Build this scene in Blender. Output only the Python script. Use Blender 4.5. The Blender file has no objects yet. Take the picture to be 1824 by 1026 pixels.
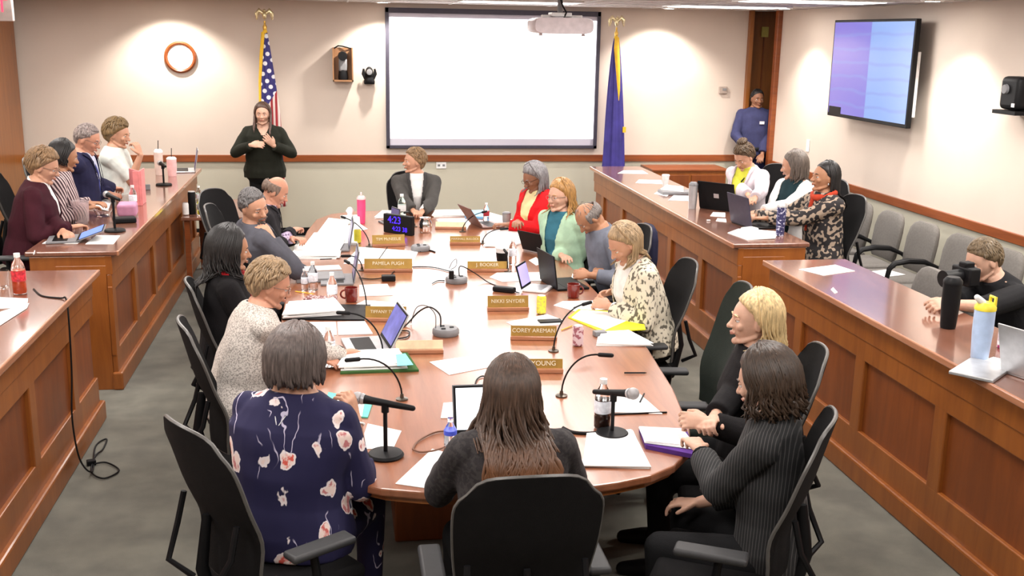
import bpy, math, random
from mathutils import Vector, Matrix, noise
import numpy as np
random.seed(7)
R = math.radians
V = Vector
scene = bpy.context.scene

# ------------------------------------------------------------------ camera
CAM_H = 2.5
FPX = 1900.0
YAW, PITCH, ROLL = R(9.16), R(13.40), R(1.0)
fw = V((math.sin(YAW)*math.cos(PITCH), math.cos(YAW)*math.cos(PITCH), -math.sin(PITCH)))
r0 = V((math.cos(YAW), -math.sin(YAW), 0))
u0 = r0.cross(fw)
cr = math.cos(ROLL)*r0 + math.sin(ROLL)*u0
cu = -math.sin(ROLL)*r0 + math.cos(ROLL)*u0
cam_d = bpy.data.cameras.new('camera')
cam_d.sensor_width = 36.0
cam_d.lens = FPX/1824*36
cam_d.clip_start = 0.05
cam_d.clip_end = 100
cam = bpy.data.objects.new('camera', cam_d)
scene.collection.objects.link(cam)
M = Matrix((cr, cu, -fw)).transposed().to_4x4()
M.translation = V((0, 0, CAM_H))
cam.matrix_world = M
scene.camera = cam

def ray(px, py):
    return fw + (px-912)/FPX*cr - (py-513)/FPX*cu
def at(px, py, z):
    d = ray(px, py); t = (z-CAM_H)/d.z
    return V((0, 0, CAM_H)) + d*t
def aty(px, py, y):
    d = ray(px, py)
    return V((0, 0, CAM_H)) + d*(y/d.y)

# ------------------------------------------------------------------ view and world
scene.view_settings.view_transform = 'Standard'
scene.view_settings.look = 'None'
scene.view_settings.gamma = 1
scene.view_settings.use_curve_mapping = False
scene.view_settings.exposure = 0.88
w = bpy.data.worlds.new('world'); scene.world = w
w.use_nodes = True
w.node_tree.nodes['Background'].inputs[0].default_value = (1, .96, .92, 1)
w.node_tree.nodes['Background'].inputs[1].default_value = 0.08

CEIL = 2.84
def lamp(name, typ, loc, energy, color=(1, .95, .9), size=1, sizey=None, rot=(0, 0, 0), spot=None, blend=.6):
    d = bpy.data.lights.new(name, typ); d.energy = energy; d.color = color
    if typ == 'AREA':
        d.shape = 'RECTANGLE'; d.size = size; d.size_y = sizey or size
    else:
        d.shadow_soft_size = size
    if spot: d.spot_size = R(spot); d.spot_blend = blend
    o = bpy.data.objects.new(name, d); o.location = loc; o.rotation_euler = rot
    scene.collection.objects.link(o); return o
# ceiling panels over the table and the aisles
PANELS = [(x, y) for y in (2.2, 4.6, 7.0, 9.4, 11.6) for x in (-2.9, -.6, 1.9, 4.2)]
for (x, y) in PANELS:
    lamp('panel_light', 'AREA', (x, y, CEIL-.03), 19.5 if y < 11 else 11, size=1.15, sizey=.55)
# wall-washing downlights
DOWN = [(-1.95, 12.9), (.5, 12.95), (3.95, 12.9)]
for (x, y) in DOWN:
    lamp('downlight', 'SPOT', (x, y, CEIL-.02), 120, size=.05, spot=118, rot=(R(10), 0, 0), color=(1, .94, .86))
DOWNR = [(5.0, 11.9), (5.0, 8.75), (5.0, 5.8)]
for (x, y) in DOWNR:
    lamp('downlight', 'SPOT', (x, y, CEIL-.02), 120, size=.05, spot=118, rot=(0, R(10), 0), color=(1, .94, .86))

# ------------------------------------------------------------------ materials
def nodes(name):
    m = bpy.data.materials.new(name); m.use_nodes = True
    return m, m.node_tree, m.node_tree.nodes['Principled BSDF']
def tcoord(nt, scale=(1, 1, 1), rot=(0, 0, 0)):
    tc = nt.nodes.new('ShaderNodeTexCoord'); mp = nt.nodes.new('ShaderNodeMapping')
    nt.links.new(tc.outputs['Object'], mp.inputs[0])
    mp.inputs['Scale'].default_value = scale; mp.inputs['Rotation'].default_value = rot
    return mp.outputs[0]
def ramp(nt, fac, stops, interp='LINEAR'):
    r = nt.nodes.new('ShaderNodeValToRGB'); r.color_ramp.interpolation = interp
    e = r.color_ramp.elements
    while len(e) < len(stops): e.new(.5)
    for k, (p, c) in enumerate(stops):
        e[k].position = p; e[k].color = (*c, 1)
    nt.links.new(fac, r.inputs[0]); return r.outputs[0]
def tex(nt, kind, vec, **kw):
    n = nt.nodes.new('ShaderNodeTex'+kind)
    for k, v in kw.items():
        if k in n.inputs: n.inputs[k].default_value = v
        else: setattr(n, k, v)
    nt.links.new(vec, n.inputs['Vector']); return n
def bump(nt, b, fac, s=.2, d=.01):
    n = nt.nodes.new('ShaderNodeBump'); n.inputs['Strength'].default_value = s; n.inputs['Distance'].default_value = d
    nt.links.new(fac, n.inputs['Height']); nt.links.new(n.outputs[0], b.inputs['Normal'])
def mixc(nt, fac, a, b):
    n = nt.nodes.new('ShaderNodeMix'); n.data_type = 'RGBA'
    if isinstance(fac, float): n.inputs[0].default_value = fac
    else: nt.links.new(fac, n.inputs[0])
    for k, c in ((6, a), (7, b)):
        if isinstance(c, tuple): n.inputs[k].default_value = (*c, 1)
        else: nt.links.new(c, n.inputs[k])
    return n.outputs[2]
_mc = {}
def srgb(r, g, b):
    return tuple(((c/255)/12.92 if c/255 <= .04045 else ((c/255+.055)/1.055)**2.4) for c in (r, g, b))
def mat(name, col, rough=.6, metal=0., var=.08, scale=20, bmp=.0, bscale=None, coat=0, trans=0, ior=1.45, stretch=(1, 1, 1), emit=0, sheen=0):
    if name in _mc: return _mc[name]
    m, nt, b = nodes(name)
    v = tcoord(nt, stretch)
    n = tex(nt, 'Noise', v, Scale=scale, Detail=4)
    c2 = tuple(min(1, c*(1+var)) for c in col); c1 = tuple(c*(1-var) for c in col)
    nt.links.new(ramp(nt, n.outputs['Fac'], [(.35, c1), (.65, c2)]), b.inputs['Base Color'])
    b.inputs['Roughness'].default_value = rough; b.inputs['Metallic'].default_value = metal
    b.inputs['Coat Weight'].default_value = coat
    b.inputs['Transmission Weight'].default_value = trans; b.inputs['IOR'].default_value = ior
    b.inputs['Sheen Weight'].default_value = sheen
    if emit:
        b.inputs['Emission Color'].default_value = (*col, 1); b.inputs['Emission Strength'].default_value = emit
    if bmp:
        n2 = tex(nt, 'Noise', v, Scale=bscale or scale*6, Detail=3); bump(nt, b, n2.outputs['Fac'], bmp)
    _mc[name] = m; return m
def wood(name, c1, c2, rough=.35, coat=.3, axis=(1, 1, 1), scale=3, crough=.1):
    if name in _mc: return _mc[name]
    m, nt, b = nodes(name)
    v = tcoord(nt, axis)
    n = tex(nt, 'Noise', v, Scale=scale, Detail=8, Roughness=.65, Distortion=.6)
    n2 = tex(nt, 'Noise', tcoord(nt, (1, 1, 1)), Scale=.9, Detail=2)
    c = ramp(nt, n.outputs['Fac'], [(.3, c1), (.7, c2)])
    k = ramp(nt, n2.outputs['Fac'], [(.3, (.9, .9, .9)), (.7, (1.05, 1.05, 1.05))])
    mx = nt.nodes.new('ShaderNodeMix'); mx.data_type = 'RGBA'; mx.blend_type = 'MULTIPLY'; mx.inputs[0].default_value = 1
    nt.links.new(c, mx.inputs[6]); nt.links.new(k, mx.inputs[7]); nt.links.new(mx.outputs[2], b.inputs['Base Color'])
    b.inputs['Roughness'].default_value = rough; b.inputs['Coat Weight'].default_value = coat; b.inputs['Coat Roughness'].default_value = crough
    _mc[name] = m; return m

W_TOP = wood('cherry_table_top', srgb(132, 78, 50), srgb(160, 100, 68), .32, 1.0, (6, .5, 1), crough=.24)
W_DTOP = wood('cherry_desk_top', srgb(112, 72, 56), srgb(138, 92, 74), .25, .8, (6, .5, 1), crough=.1)
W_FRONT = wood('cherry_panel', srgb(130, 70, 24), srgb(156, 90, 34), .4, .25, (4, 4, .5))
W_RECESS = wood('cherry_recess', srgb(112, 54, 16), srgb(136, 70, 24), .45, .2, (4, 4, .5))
W_TRIM = wood('cherry_trim', srgb(120, 60, 28), srgb(150, 80, 38), .35, .3, (.6, .6, 8))
W_EDGE = wood('cherry_edge', srgb(160, 105, 75), srgb(185, 130, 100), .25, .6, (1, .5, 4))
W_DOOR = wood('door_wood', srgb(128, 74, 22), srgb(156, 92, 32), .4, .3, (5, 5, .5))
M_WALL = mat('painted_wall', srgb(208, 194, 182), .85, var=.02, scale=2, bmp=.05, bscale=180)
M_WALLLOW = mat('painted_wall_below_rail', srgb(188, 184, 168), .85, var=.02, scale=2, bmp=.05, bscale=180)
M_CEIL = mat('ceiling_tile', srgb(190, 180, 178), .9, var=.03, scale=30, bmp=.1)
M_CARPET = mat('grey_carpet', srgb(106, 104, 93), .95, var=.22, scale=4.5, bmp=.5, bscale=500, sheen=.2)
M_BLACK = mat('black_plastic', (.006, .006, .007), .5)
M_MESH = mat('black_mesh_fabric', (.006, .0055, .006), .9, bmp=.3, bscale=400)
M_DGREEN = mat('dark_green_fabric', (.014, .019, .015), .9, bmp=.2, bscale=300)
M_PIPE = mat('grey_piping', (.09, .085, .08), .35)
for q_ in (M_BLACK, M_MESH, M_DGREEN): q_.node_tree.nodes['Principled BSDF'].inputs['Specular IOR Level'].default_value = .22
M_GREYF = mat('grey_upholstery', srgb(108, 104, 100), .95, var=.08, scale=60, bmp=.3, bscale=400)
M_CHROME = mat('chrome', (.8, .8, .8), .15, 1)
M_SILVER = mat('silver_plastic', (.55, .56, .58), .35, .6)
M_GREYP = mat('grey_plastic', (.2, .2, .21), .5)
M_WHITEP = mat('white_plastic', (.8, .8, .8), .4)
M_PAPER = mat('white_paper', (.86, .86, .85), .8, var=.02)
M_GLASS = mat('clear_plastic', (.96, .97, .98), .05, trans=1, ior=1.3, var=0)
M_WATER = mat('bottle_label', (.75, .8, .9), .4, var=.15, scale=60)
M_SCREENW = mat('projected_white', (1, 1, 1), .9, var=0, emit=2.0)
M_GOLD = mat('brass', srgb(200, 160, 80), .3, .8)
M_GOLDPL = mat('nameplate_brass', srgb(165, 130, 62), .35, .35)
M_YEL = mat('yellow_paper', srgb(235, 235, 40), .7)
M_MIC = mat('mic_mesh', (.42, .41, .42), .35, .7, bmp=.5, bscale=900)
SKINS = dict(light=srgb(190, 142, 116), pink=srgb(192, 138, 113), tan=srgb(168, 120, 90), mid=srgb(142, 98, 74), brown=srgb(120, 80, 62), pale=srgb(198, 156, 134))
def skin(k):
    c = SKINS[k]; n = 'skin_'+k
    if n in _mc: return _mc[n]
    m = mat(n, c, .5, var=.06, scale=25, bmp=.05)
    b = m.node_tree.nodes['Principled BSDF']; b.inputs['Subsurface Weight'].default_value = .1
    b.inputs['Subsurface Radius'].default_value = (.01, .004, .002)
    return m
def hairmat(name, c):
    n = 'hair_'+name
    if n in _mc: return _mc[n]
    m, nt, b = nodes(n)
    nz = tex(nt, 'Noise', tcoord(nt, (60, 60, 9)), Scale=1.6, Detail=5)
    nt.links.new(ramp(nt, nz.outputs['Fac'], [(.3, tuple(x*.5 for x in c)), (.55, c), (.75, tuple(min(1, x*1.45) for x in c))]), b.inputs['Base Color'])
    b.inputs['Roughness'].default_value = .48
    bump(nt, b, nz.outputs['Fac'], .35, .004)
    _mc[n] = m; return m
def cloth(name, c, var=.1, rough=.88, scale=14):
    m = mat('cloth_'+name, c, rough, var=var, scale=scale, bmp=.25, bscale=260)
    m.node_tree.nodes['Principled BSDF'].inputs['Specular IOR Level'].default_value = .25; return m
def floral():
    m, nt, b = nodes('navy_floral_cloth')
    NB = srgb(24, 20, 62)
    v = tcoord(nt, (1, 1, .75), (.2, .1, .3))
    def warp(sc, amt):
        wn = tex(nt, 'Noise', v, Scale=sc, Detail=3)
        vm = nt.nodes.new('ShaderNodeVectorMath'); vm.operation = 'MULTIPLY_ADD'
        nt.links.new(wn.outputs['Color'], vm.inputs[0]); vm.inputs[1].default_value = (amt,)*3; nt.links.new(v, vm.inputs[2]); return vm.outputs[0]
    w1 = warp(14, .075)
    vo = tex(nt, 'Voronoi', w1, Scale=9.2, Randomness=.85)
    n3 = tex(nt, 'Noise', v, Scale=38, Detail=3)
    streak = ramp(nt, n3.outputs['Fac'], [(.44, (0, 0, 0)), (.52, (1, 1, 1))])
    sep = nt.nodes.new('ShaderNodeSeparateColor'); nt.links.new(vo.outputs['Color'], sep.inputs[0])
    hue = ramp(nt, sep.outputs[1], [(.3, srgb(214, 88, 74)), (.7, srgb(196, 120, 122))])
    inner = mixc(nt, streak, hue, srgb(238, 214, 206))
    rim = ramp(nt, vo.outputs['Distance'], [(.24, (0, 0, 0)), (.27, (1, 1, 1))])
    c = mixc(nt, rim, inner, srgb(235, 222, 222))
    out = ramp(nt, vo.outputs['Distance'], [(.30, (0, 0, 0)), (.315, (1, 1, 1))])
    c = mixc(nt, out, c, NB)
    keep = ramp(nt, sep.outputs[0], [(.16, (0, 0, 0)), (.18, (1, 1, 1))])
    c = mixc(nt, keep, NB, c)
    w2 = warp(6, .2)
    wv = tex(nt, 'Wave', w2, Scale=6.0, Distortion=9, Detail=1)
    tw = ramp(nt, wv.outputs['Fac'], [(.975, (0, 0, 0)), (.99, (1, 1, 1))])
    n5 = tex(nt, 'Noise', v, Scale=7, Detail=1); tk = ramp(nt, n5.outputs['Fac'], [(.56, (0, 0, 0)), (.59, (1, 1, 1))])
    mm = nt.nodes.new('ShaderNodeMath'); mm.operation = 'MULTIPLY'; nt.links.new(tw, mm.inputs[0]); nt.links.new(tk, mm.inputs[1])
    c = mixc(nt, mm.outputs[0], c, srgb(190, 182, 205))
    nt.links.new(c, b.inputs['Base Color']); b.inputs['Roughness'].default_value = .85
    return m
def stripes(name, c1, c2, scale, axis='X', rot=(0, 0, 0), lo=.45, hi=.6):
    m, nt, b = nodes(name)
    wv = tex(nt, 'Wave', tcoord(nt, (1, 1, 1), rot), Scale=scale, Distortion=.8)
    wv.bands_direction = axis
    nt.links.new(ramp(nt, wv.outputs['Fac'], [(lo, c1), (hi, c2)]), b.inputs['Base Color'])
    b.inputs['Roughness'].default_value = .85; return m
def spots(name, base, c2, scale, lo=.45, hi=.5, scalev=(1, 1, 1), detail=2):
    m, nt, b = nodes(name)
    n = tex(nt, 'Noise', tcoord(nt, scalev, (.3, .4, .2)), Scale=scale, Detail=detail)
    nt.links.new(ramp(nt, n.outputs['Fac'], [(lo, c2), (hi, base)]), b.inputs['Base Color'])
    b.inputs['Roughness'].default_value = .85; bump(nt, b, n.outputs['Fac'], .3, .004); return m

# ------------------------------------------------------------------ mesh building
class MB:
    def __init__(s): s.v = []; s.f = []; s.m = []
    def add(s, vs, fs, mi=0):
        o = len(s.v); s.v += [tuple(p) for p in vs]; s.f += [tuple(i+o for i in f) for f in fs]; s.m += [mi]*len(fs)
        return s
    def box(s, c, d, rot=None, mi=0):
        c = V(c); h = V(d)/2
        P = [V((x*h.x, y*h.y, z*h.z)) for x in (-1, 1) for y in (-1, 1) for z in (-1, 1)]
        if rot is not None: P = [rot @ p for p in P]
        return s.add([p+c for p in P], [(0, 1, 3, 2), (4, 6, 7, 5), (0, 4, 5, 1), (2, 3, 7, 6), (0, 2, 6, 4), (1, 5, 7, 3)], mi)
    def loft(s, rings, mi=0, cap=True):
        n = len(rings[0]); vs = [p for r in rings for p in r]; fs = []
        for k in range(len(rings)-1):
            for i in range(n):
                j = (i+1) % n
                fs.append((k*n+i, k*n+j, (k+1)*n+j, (k+1)*n+i))
        if cap:
            fs.append(tuple(range(n-1, -1, -1))); fs.append(tuple((len(rings)-1)*n+i for i in range(n)))
        return s.add(vs, fs, mi)
    def tube(s, pts, r, n=8, mi=0, round_=False, flat=1.0, ref=None):
        pts = [V(p) for p in pts]; m = len(pts)
        rs = list(r) if hasattr(r, '__len__') else [r]*m
        T = []
        for i in range(m):
            t = (pts[min(i+1, m-1)]-pts[max(i-1, 0)])
            T.append(t.normalized() if t.length > 1e-9 else V((0, 0, 1)))
        if ref is None: ref = V((0, 0, 1)) if abs(T[0].z) < .9 else V((1, 0, 0))
        nrm = (V(ref)-T[0]*V(ref).dot(T[0])).normalized()
        rings = []
        def ring(c, a, b, q): return [c+a*math.cos(2*math.pi*k/n)*q+b*math.sin(2*math.pi*k/n)*q*flat for k in range(n)]
        for i in range(m):
            nrm = (nrm-T[i]*nrm.dot(T[i])).normalized(); bn = T[i].cross(nrm)
            if i == 0 and round_:
                for a in (85, 60, 30): rings.append(ring(pts[0]-T[0]*rs[0]*math.sin(R(a)), nrm, bn, rs[0]*math.cos(R(a))))
            rings.append(ring(pts[i], nrm, bn, rs[i]))
            if i == m-1 and round_:
                for a in (30, 60, 85): rings.append(ring(pts[i]+T[i]*rs[i]*math.sin(R(a)), nrm, bn, rs[i]*math.cos(R(a))))
        return s.loft(rings, mi)
    def ell(s, c, rad, rot=None, nu=16, nv=10, mi=0, fn=None):
        c = V(c); vs = [V((0, 0, -1))]
        for j in range(1, nv):
            th = math.pi*j/nv
            for i in range(nu):
                a = 2*math.pi*i/nu; vs.append(V((math.sin(th)*math.cos(a), math.sin(th)*math.sin(a), -math.cos(th))))
        vs.append(V((0, 0, 1))); P = []
        for d in vs:
            p = V((d.x*rad[0], d.y*rad[1], d.z*rad[2]))
            if fn: p = fn(d, p)
            if rot is not None: p = rot @ p
            P.append(p+c)
        fs = []
        for i in range(nu):
            j = (i+1) % nu; fs.append((0, 1+j, 1+i))
            for k in range(nv-2): fs.append((1+k*nu+i, 1+k*nu+j, 1+(k+1)*nu+j, 1+(k+1)*nu+i))
            l = 1+(nv-2)*nu; fs.append((l+i, l+j, len(vs)-1))
        return s.add(P, fs, mi)
    def lathe(s, prof, c=(0, 0, 0), n=20, mi=0, rot=None):
        c = V(c); rings = []
        for (r, z) in prof:
            rg = [V((r*math.cos(2*math.pi*k/n), r*math.sin(2*math.pi*k/n), z)) for k in range(n)]
            if rot is not None: rg = [rot @ p for p in rg]
            rings.append([p+c for p in rg])
        return s.loft(rings, mi)
    def prism(s, poly, z0, z1, mi=0):
        return s.loft([[V((p[0], p[1], z0)) for p in poly], [V((p[0], p[1], z1)) for p in poly]], mi)
    def build(s, name, m, parent=None, smooth=True, bevel=0, loc=None, sub=0, seg=2, sharp=None):
        me = bpy.data.meshes.new(name); me.from_pydata(s.v, [], s.f)
        ms = m if isinstance(m, (list, tuple)) else [m]
        for q in ms: me.materials.append(q)
        me.polygons.foreach_set('material_index', s.m)
        import bmesh
        bm = bmesh.new(); bm.from_mesh(me); bmesh.ops.recalc_face_normals(bm, faces=bm.faces); bm.to_mesh(me); bm.free()
        me.polygons.foreach_set('use_smooth', [smooth]*len(me.polygons))
        if smooth and not sharp == 0:
            me.set_sharp_from_angle(angle=R(sharp or 45))
        o = bpy.data.objects.new(name, me); scene.collection.objects.link(o)
        if parent is not None: o.parent = parent
        if loc is not None: o.location = loc
        if bevel:
            b = o.modifiers.new('bevel', 'BEVEL'); b.width = bevel; b.segments = seg; b.limit_method = 'ANGLE'; b.angle_limit = R(40)
        if sub:
            b = o.modifiers.new('sub', 'SUBSURF'); b.levels = sub; b.render_levels = sub
        return o
def tag(o, label=None, cat=None, group=None, kind=None):
    if label: o['label'] = label
    if cat: o['category'] = cat
    if group: o['group'] = group
    if kind: o['kind'] = kind
    return o
def thing(name, label, cat, loc=(0, 0, 0), rz=0, group=None):
    o = bpy.data.objects.new(name, None); scene.collection.objects.link(o); o.empty_display_size = .1
    o.location = loc; o.rotation_euler = (0, 0, rz); return tag(o, label, cat, group)
def dup(root, loc, rz, label, group=None):
    def cp(o, par):
        c = o.copy(); scene.collection.objects.link(c)
        if par is not None: c.parent = par
        for ch in list(o.children): cp(ch, c)
        return c
    r = cp(root, None); r.location = loc; r.rotation_euler = (0, 0, rz); r['label'] = label
    if group: r['group'] = group
    return r
def text(name, body, size, m, parent, loc, rot, ext=.0006, align='CENTER'):
    c = bpy.data.curves.new(name, 'FONT'); c.body = body; c.size = size; c.extrude = ext; c.align_x = align; c.align_y = 'CENTER'
    t = bpy.data.objects.new('tmp', c); scene.collection.objects.link(t)
    dg = bpy.context.evaluated_depsgraph_get(); me = bpy.data.meshes.new_from_object(t.evaluated_get(dg))
    bpy.data.objects.remove(t)
    o = bpy.data.objects.new(name, me); me.materials.clear(); me.materials.append(m); scene.collection.objects.link(o)
    if parent is not None: o.parent = parent
    o.location = loc; o.rotation_euler = rot; return o
def Z(a): return Matrix.Rotation(a, 3, 'Z')

# ------------------------------------------------------------------ room shell
XL, XR, YB, YN = -3.85, 5.42, 13.4, -1.5
def struct(o): return tag(o, kind='structure')
struct(MB().box(((XL+XR)/2+.3, (YB+YN)/2+.4, -.05), (XR-XL+1.6, YB-YN+1.8, .1)).build('floor', M_CARPET, smooth=False))
m = MB().box(((XL+XR)/2+.3, (YB+YN)/2+.4, CEIL+.05), (XR-XL+1.6, YB-YN+1.8, .1))
struct(m.build('ceiling', M_CEIL, smooth=False))
g = MB()
for k in range(-6, 24):
    g.box(((XL+XR)/2, k*.61, CEIL-.003), (XR-XL, .02, .008))
for k in range(-6, 9):
    g.box((k*1.22+.1, (YB+YN)/2, CEIL-.003), (.02, YB-YN, .008))
struct(g.build('trim_9', mat('ceiling_grid', (.7, .68, .67), .6), smooth=False))
RAIL = .965
def wall(name, c, d, low=True):
    # upper and lower paint in one wall mesh
    m = MB()
    m.box((c[0], c[1], (RAIL+CEIL)/2), (d[0], d[1], CEIL-RAIL), mi=0)
    m.box((c[0], c[1], RAIL/2), (d[0], d[1], RAIL), mi=1)
    return struct(m.build(name, [M_WALL, M_WALLLOW], smooth=False))
wall('wall_back', ((XL+5.16)/2, YB+.06, 0), (5.16-XL, .12))
wall('wall_right', (XR+.06, (12.93+YN)/2, 0), (.12, 12.93-YN))
wall('wall_left', (XL-.06, (YB+YN)/2, 0), (.12, YB-YN))
wall('wall_near', ((XL+XR)/2, YN-.06, 0), (XR-XL, .12))
# upper wall panel seam beside the screen
struct(MB().box(((XL+5.1)/2, YB-.012, RAIL), (5.1-XL, .024, .085)).build('trim_1', W_TRIM, smooth=False, bevel=.005))
struct(MB().box((XR-.012, (12.9+YN)/2, RAIL-.02), (.024, 12.9-YN, .085)).build('trim_2', W_TRIM, smooth=False, bevel=.005))
struct(MB().box(((XL+5.16)/2, YB-.01, .05), (5.16-XL, .02, .1)).build('baseboard_back', M_BLACK, smooth=False))
struct(MB().box((XR-.01, (12.9+YN)/2, .05), (.02, 12.9-YN, .1)).build('baseboard_right', M_BLACK, smooth=False))
# wooden entrance recess in the back right corner
struct(MB().box((5.185, YB+.3, CEIL/2), (.05, .75, CEIL)).build('trim_3', W_DOOR, smooth=False))
struct(MB().box((XR+.04, 12.97, CEIL/2), (.2, .09, CEIL)).build('trim_4', W_TRIM, smooth=False, bevel=.006))
struct(MB().box((6.05, 13.6, CEIL/2), (.1, 1.4, CEIL)).build('trim_5', W_DOOR, smooth=False))
d = MB().box((5.66, 13.74, CEIL/2), (.95, .08, CEIL)).build('door_1', W_DOOR, smooth=False); struct(d)
MB().box((5.5, 13.69, 1.4), (.015, .02, 2.3)).build('door_panel', W_RECESS, d, smooth=False)
MB().lathe([(.02, 0), (.02, .05), (.03, .05), (.03, .07)], (5.35, 13.7, 1.0), rot=Matrix.Rotation(R(90), 3, 'X')).build('door_handle', M_GOLD, d)
s = MB().box((5.5, 13.675, 2.58), (.095, .012, .13)).build('door_sign', mat('sign_plate', srgb(190, 175, 90), .5), smooth=False)
tag(s, 'small yellowish square plate high on the wooden door in the corner', 'sign')
# wooden door jamb on the left
jm = struct(MB().box((XL+.03, 12.2, CEIL/2), (.28, 2.2, CEIL)).build('door_2', W_DOOR, smooth=False, bevel=.01))
struct(MB().box((XL+.03, 11.0, CEIL/2), (.34, .14, CEIL)).build('trim_6', W_TRIM, smooth=False, bevel=.01))

# ------------------------------------------------------------------ ceiling lights
def one_panel(x, y, lab):
    t = thing('ceiling_light', lab, 'ceiling light', (x, y, CEIL), group='recessed ceiling light panels')
    MB().box((0, 0, -.008), (1.26, .66, .016)).build('frame', M_WHITEP, t, smooth=False, bevel=.003)
    MB().box((0, 0, -.018), (1.16, .56, .006)).build('diffuser', mat('lit_diffuser', (1, .96, .92), .6, emit=3.2, var=0), t, smooth=False)
    return t
def ordw(k): return ['nearest', 'second', 'third', 'fourth', 'farthest'][k]
p0 = None
for i, (x, y) in enumerate(PANELS):
    row = ordw(i//4); col = ['beside the left wall', 'left of the table centre', 'right of the table centre', 'beside the right wall'][i % 4]
    lab = 'white recessed ceiling panel light %s, %s row from the camera' % (col, row)
    if p0 is None: p0 = one_panel(x, y, lab)
    else: dup(p0, (x, y, CEIL), 0, lab, 'recessed ceiling light panels')
def can(x, y, lab):
    t = thing('downlight_fixture', lab, 'ceiling light', (x, y, CEIL), group='round wall-washing downlights')
    MB().lathe([(.09, -.012), (.1, 0), (.075, 0), (.07, -.01)], n=24).build('trim_ring', M_WHITEP, t)
    MB().lathe([(.06, -.012), (.001, -.013)], n=20).build('bulb', mat('lit_bulb', (1, .93, .8), .6, emit=20, var=0), t)
    return t
c0 = can(*DOWN[0], 'round downlight in the ceiling above the wall clock')
dup(c0, (*DOWN[1], CEIL), 0, 'round downlight in the ceiling between flag and projection screen')
dup(c0, (*DOWN[2], CEIL), 0, 'round downlight in the ceiling right of the blue flag')
dup(c0, (*DOWNR[0], CEIL), 0, 'round downlight in the ceiling left of the wall television')
dup(c0, (*DOWNR[1], CEIL), 0, 'round downlight in the ceiling right of the wall television')
dup(c0, (*DOWNR[2], CEIL), 0, 'round downlight in the ceiling near the wall speaker on the right')

# ------------------------------------------------------------------ desks
def desk(name, label, side, y0, y1, depth=.55, stiles=None, kneeend=True):
    # side -1: left desk, front face looks to +x ; +1 : right desk, front looks to -x
    xf = -1.585 if side < 0 else 2.92
    dx = side  # away from aisle
    t = thing(name, label, 'desk', (xf, y0, 0))
    L = y1-y0
    MB().box((dx*(depth/2-.02), L/2, .985), (depth+.06, L+.02, .035)).build('worktop', W_DTOP, t, smooth=False, bevel=.008)
    MB().box((-dx*.045, L/2, .985), (.018, L+.02, .037)).build('edge_strip', W_EDGE, t, smooth=False, bevel=.006)
    MB().box((dx*.02, L/2, .9), (.045, L, .135)).build('apron', W_FRONT, t, smooth=False, bevel=.004)
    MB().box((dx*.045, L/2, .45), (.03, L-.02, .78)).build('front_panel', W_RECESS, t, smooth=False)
    MB().box((dx*.022, L/2, .775), (.034, L-.001, .125)).build('top_rail', W_FRONT, t, smooth=False, bevel=.006)
    MB().box((dx*.022, L/2, .2), (.034, L-.001, .18)).build('bottom_rail', W_FRONT, t, smooth=False, bevel=.006)
    MB().box((dx*.008, L/2, .065), (.07, L+.04, .13)).build('base_board', W_FRONT, t, smooth=False, bevel=.012)
    for y in (stiles or [k*.86 for k in range(int(L/.86)+1)]):
        y = min(max(y, .05), L-.05)
        MB().box((dx*.022, y, .5), (.0335, .11, .5)).build('stile', W_FRONT, t, smooth=False, bevel=.006)
    for y in (.018, L-.018):
        MB().box((dx*(.04+depth*.30), y, .45), (depth*.6, .036, .9)).build('end_panel', W_FRONT, t, smooth=False, bevel=.004)
        MB().box((dx*(.04+depth*.45), y, .9), (depth*.9, .034, .13)).build('end_apron', W_FRONT, t, smooth=False, bevel=.004)
    return t
desk('long_desk', 'long cherry wood desk in the back left with the pink binder on top', -1, 7.53, 12.1)
desk('long_desk', 'cherry wood desk in the front left with the red soda bottle on top', -1, 1.2, 6.92)
desk('long_desk', 'long cherry wood desk in the back right with two black laptops on top', 1, 7.48, 12.2)
desk('long_desk', 'cherry wood desk in the front right with the pale blue bottle on top', 1, 1.2, 6.87)
# raised platforms behind the side desks
struct(MB().box((-3.0, 6.2, .12), (1.6, 12, .24)).build('trim_7', M_CARPET, smooth=False))

# ------------------------------------------------------------------ conference table
def table_outline(inset=0):
    cx = .675; pts = []
    prof = [(3.86, .30), (3.88, .40), (3.93, .55), (4.02, .68), (4.18, .80), (4.45, .885), (5.0, .975), (5.7, 1.045), (6.6, 1.07), (7.6, 1.07), (8.6, 1.05), (9.6, 1.0), (10.2, .93), (10.5, .80), (10.64, .6), (10.68, .35)]
    rt = [(cx+h-inset*(1 if h > .5 else .5), y+(inset if y < 6 else -inset)*(1 if h < .9 else 0)) for y, h in prof]
    lt = [(2*cx-x, y) for x, y in reversed(rt)]
    return rt+lt
t = thing('conference_table', 'long boat-shaped cherry conference table in the middle of the room', 'table', (0, 0, 0))
MB().prism(table_outline(), .715, .75).build('tabletop', W_TOP, t, smooth=False, bevel=.008)
MB().prism(table_outline(.02), .69, .717).build('apron', W_FRONT, t, smooth=False)
for y in (5.2, 7.2, 9.2):
    MB().box((.675, y, .345), (.9, .5, .69)).build('pedestal', W_RECESS, t, smooth=False, bevel=.01)

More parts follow.
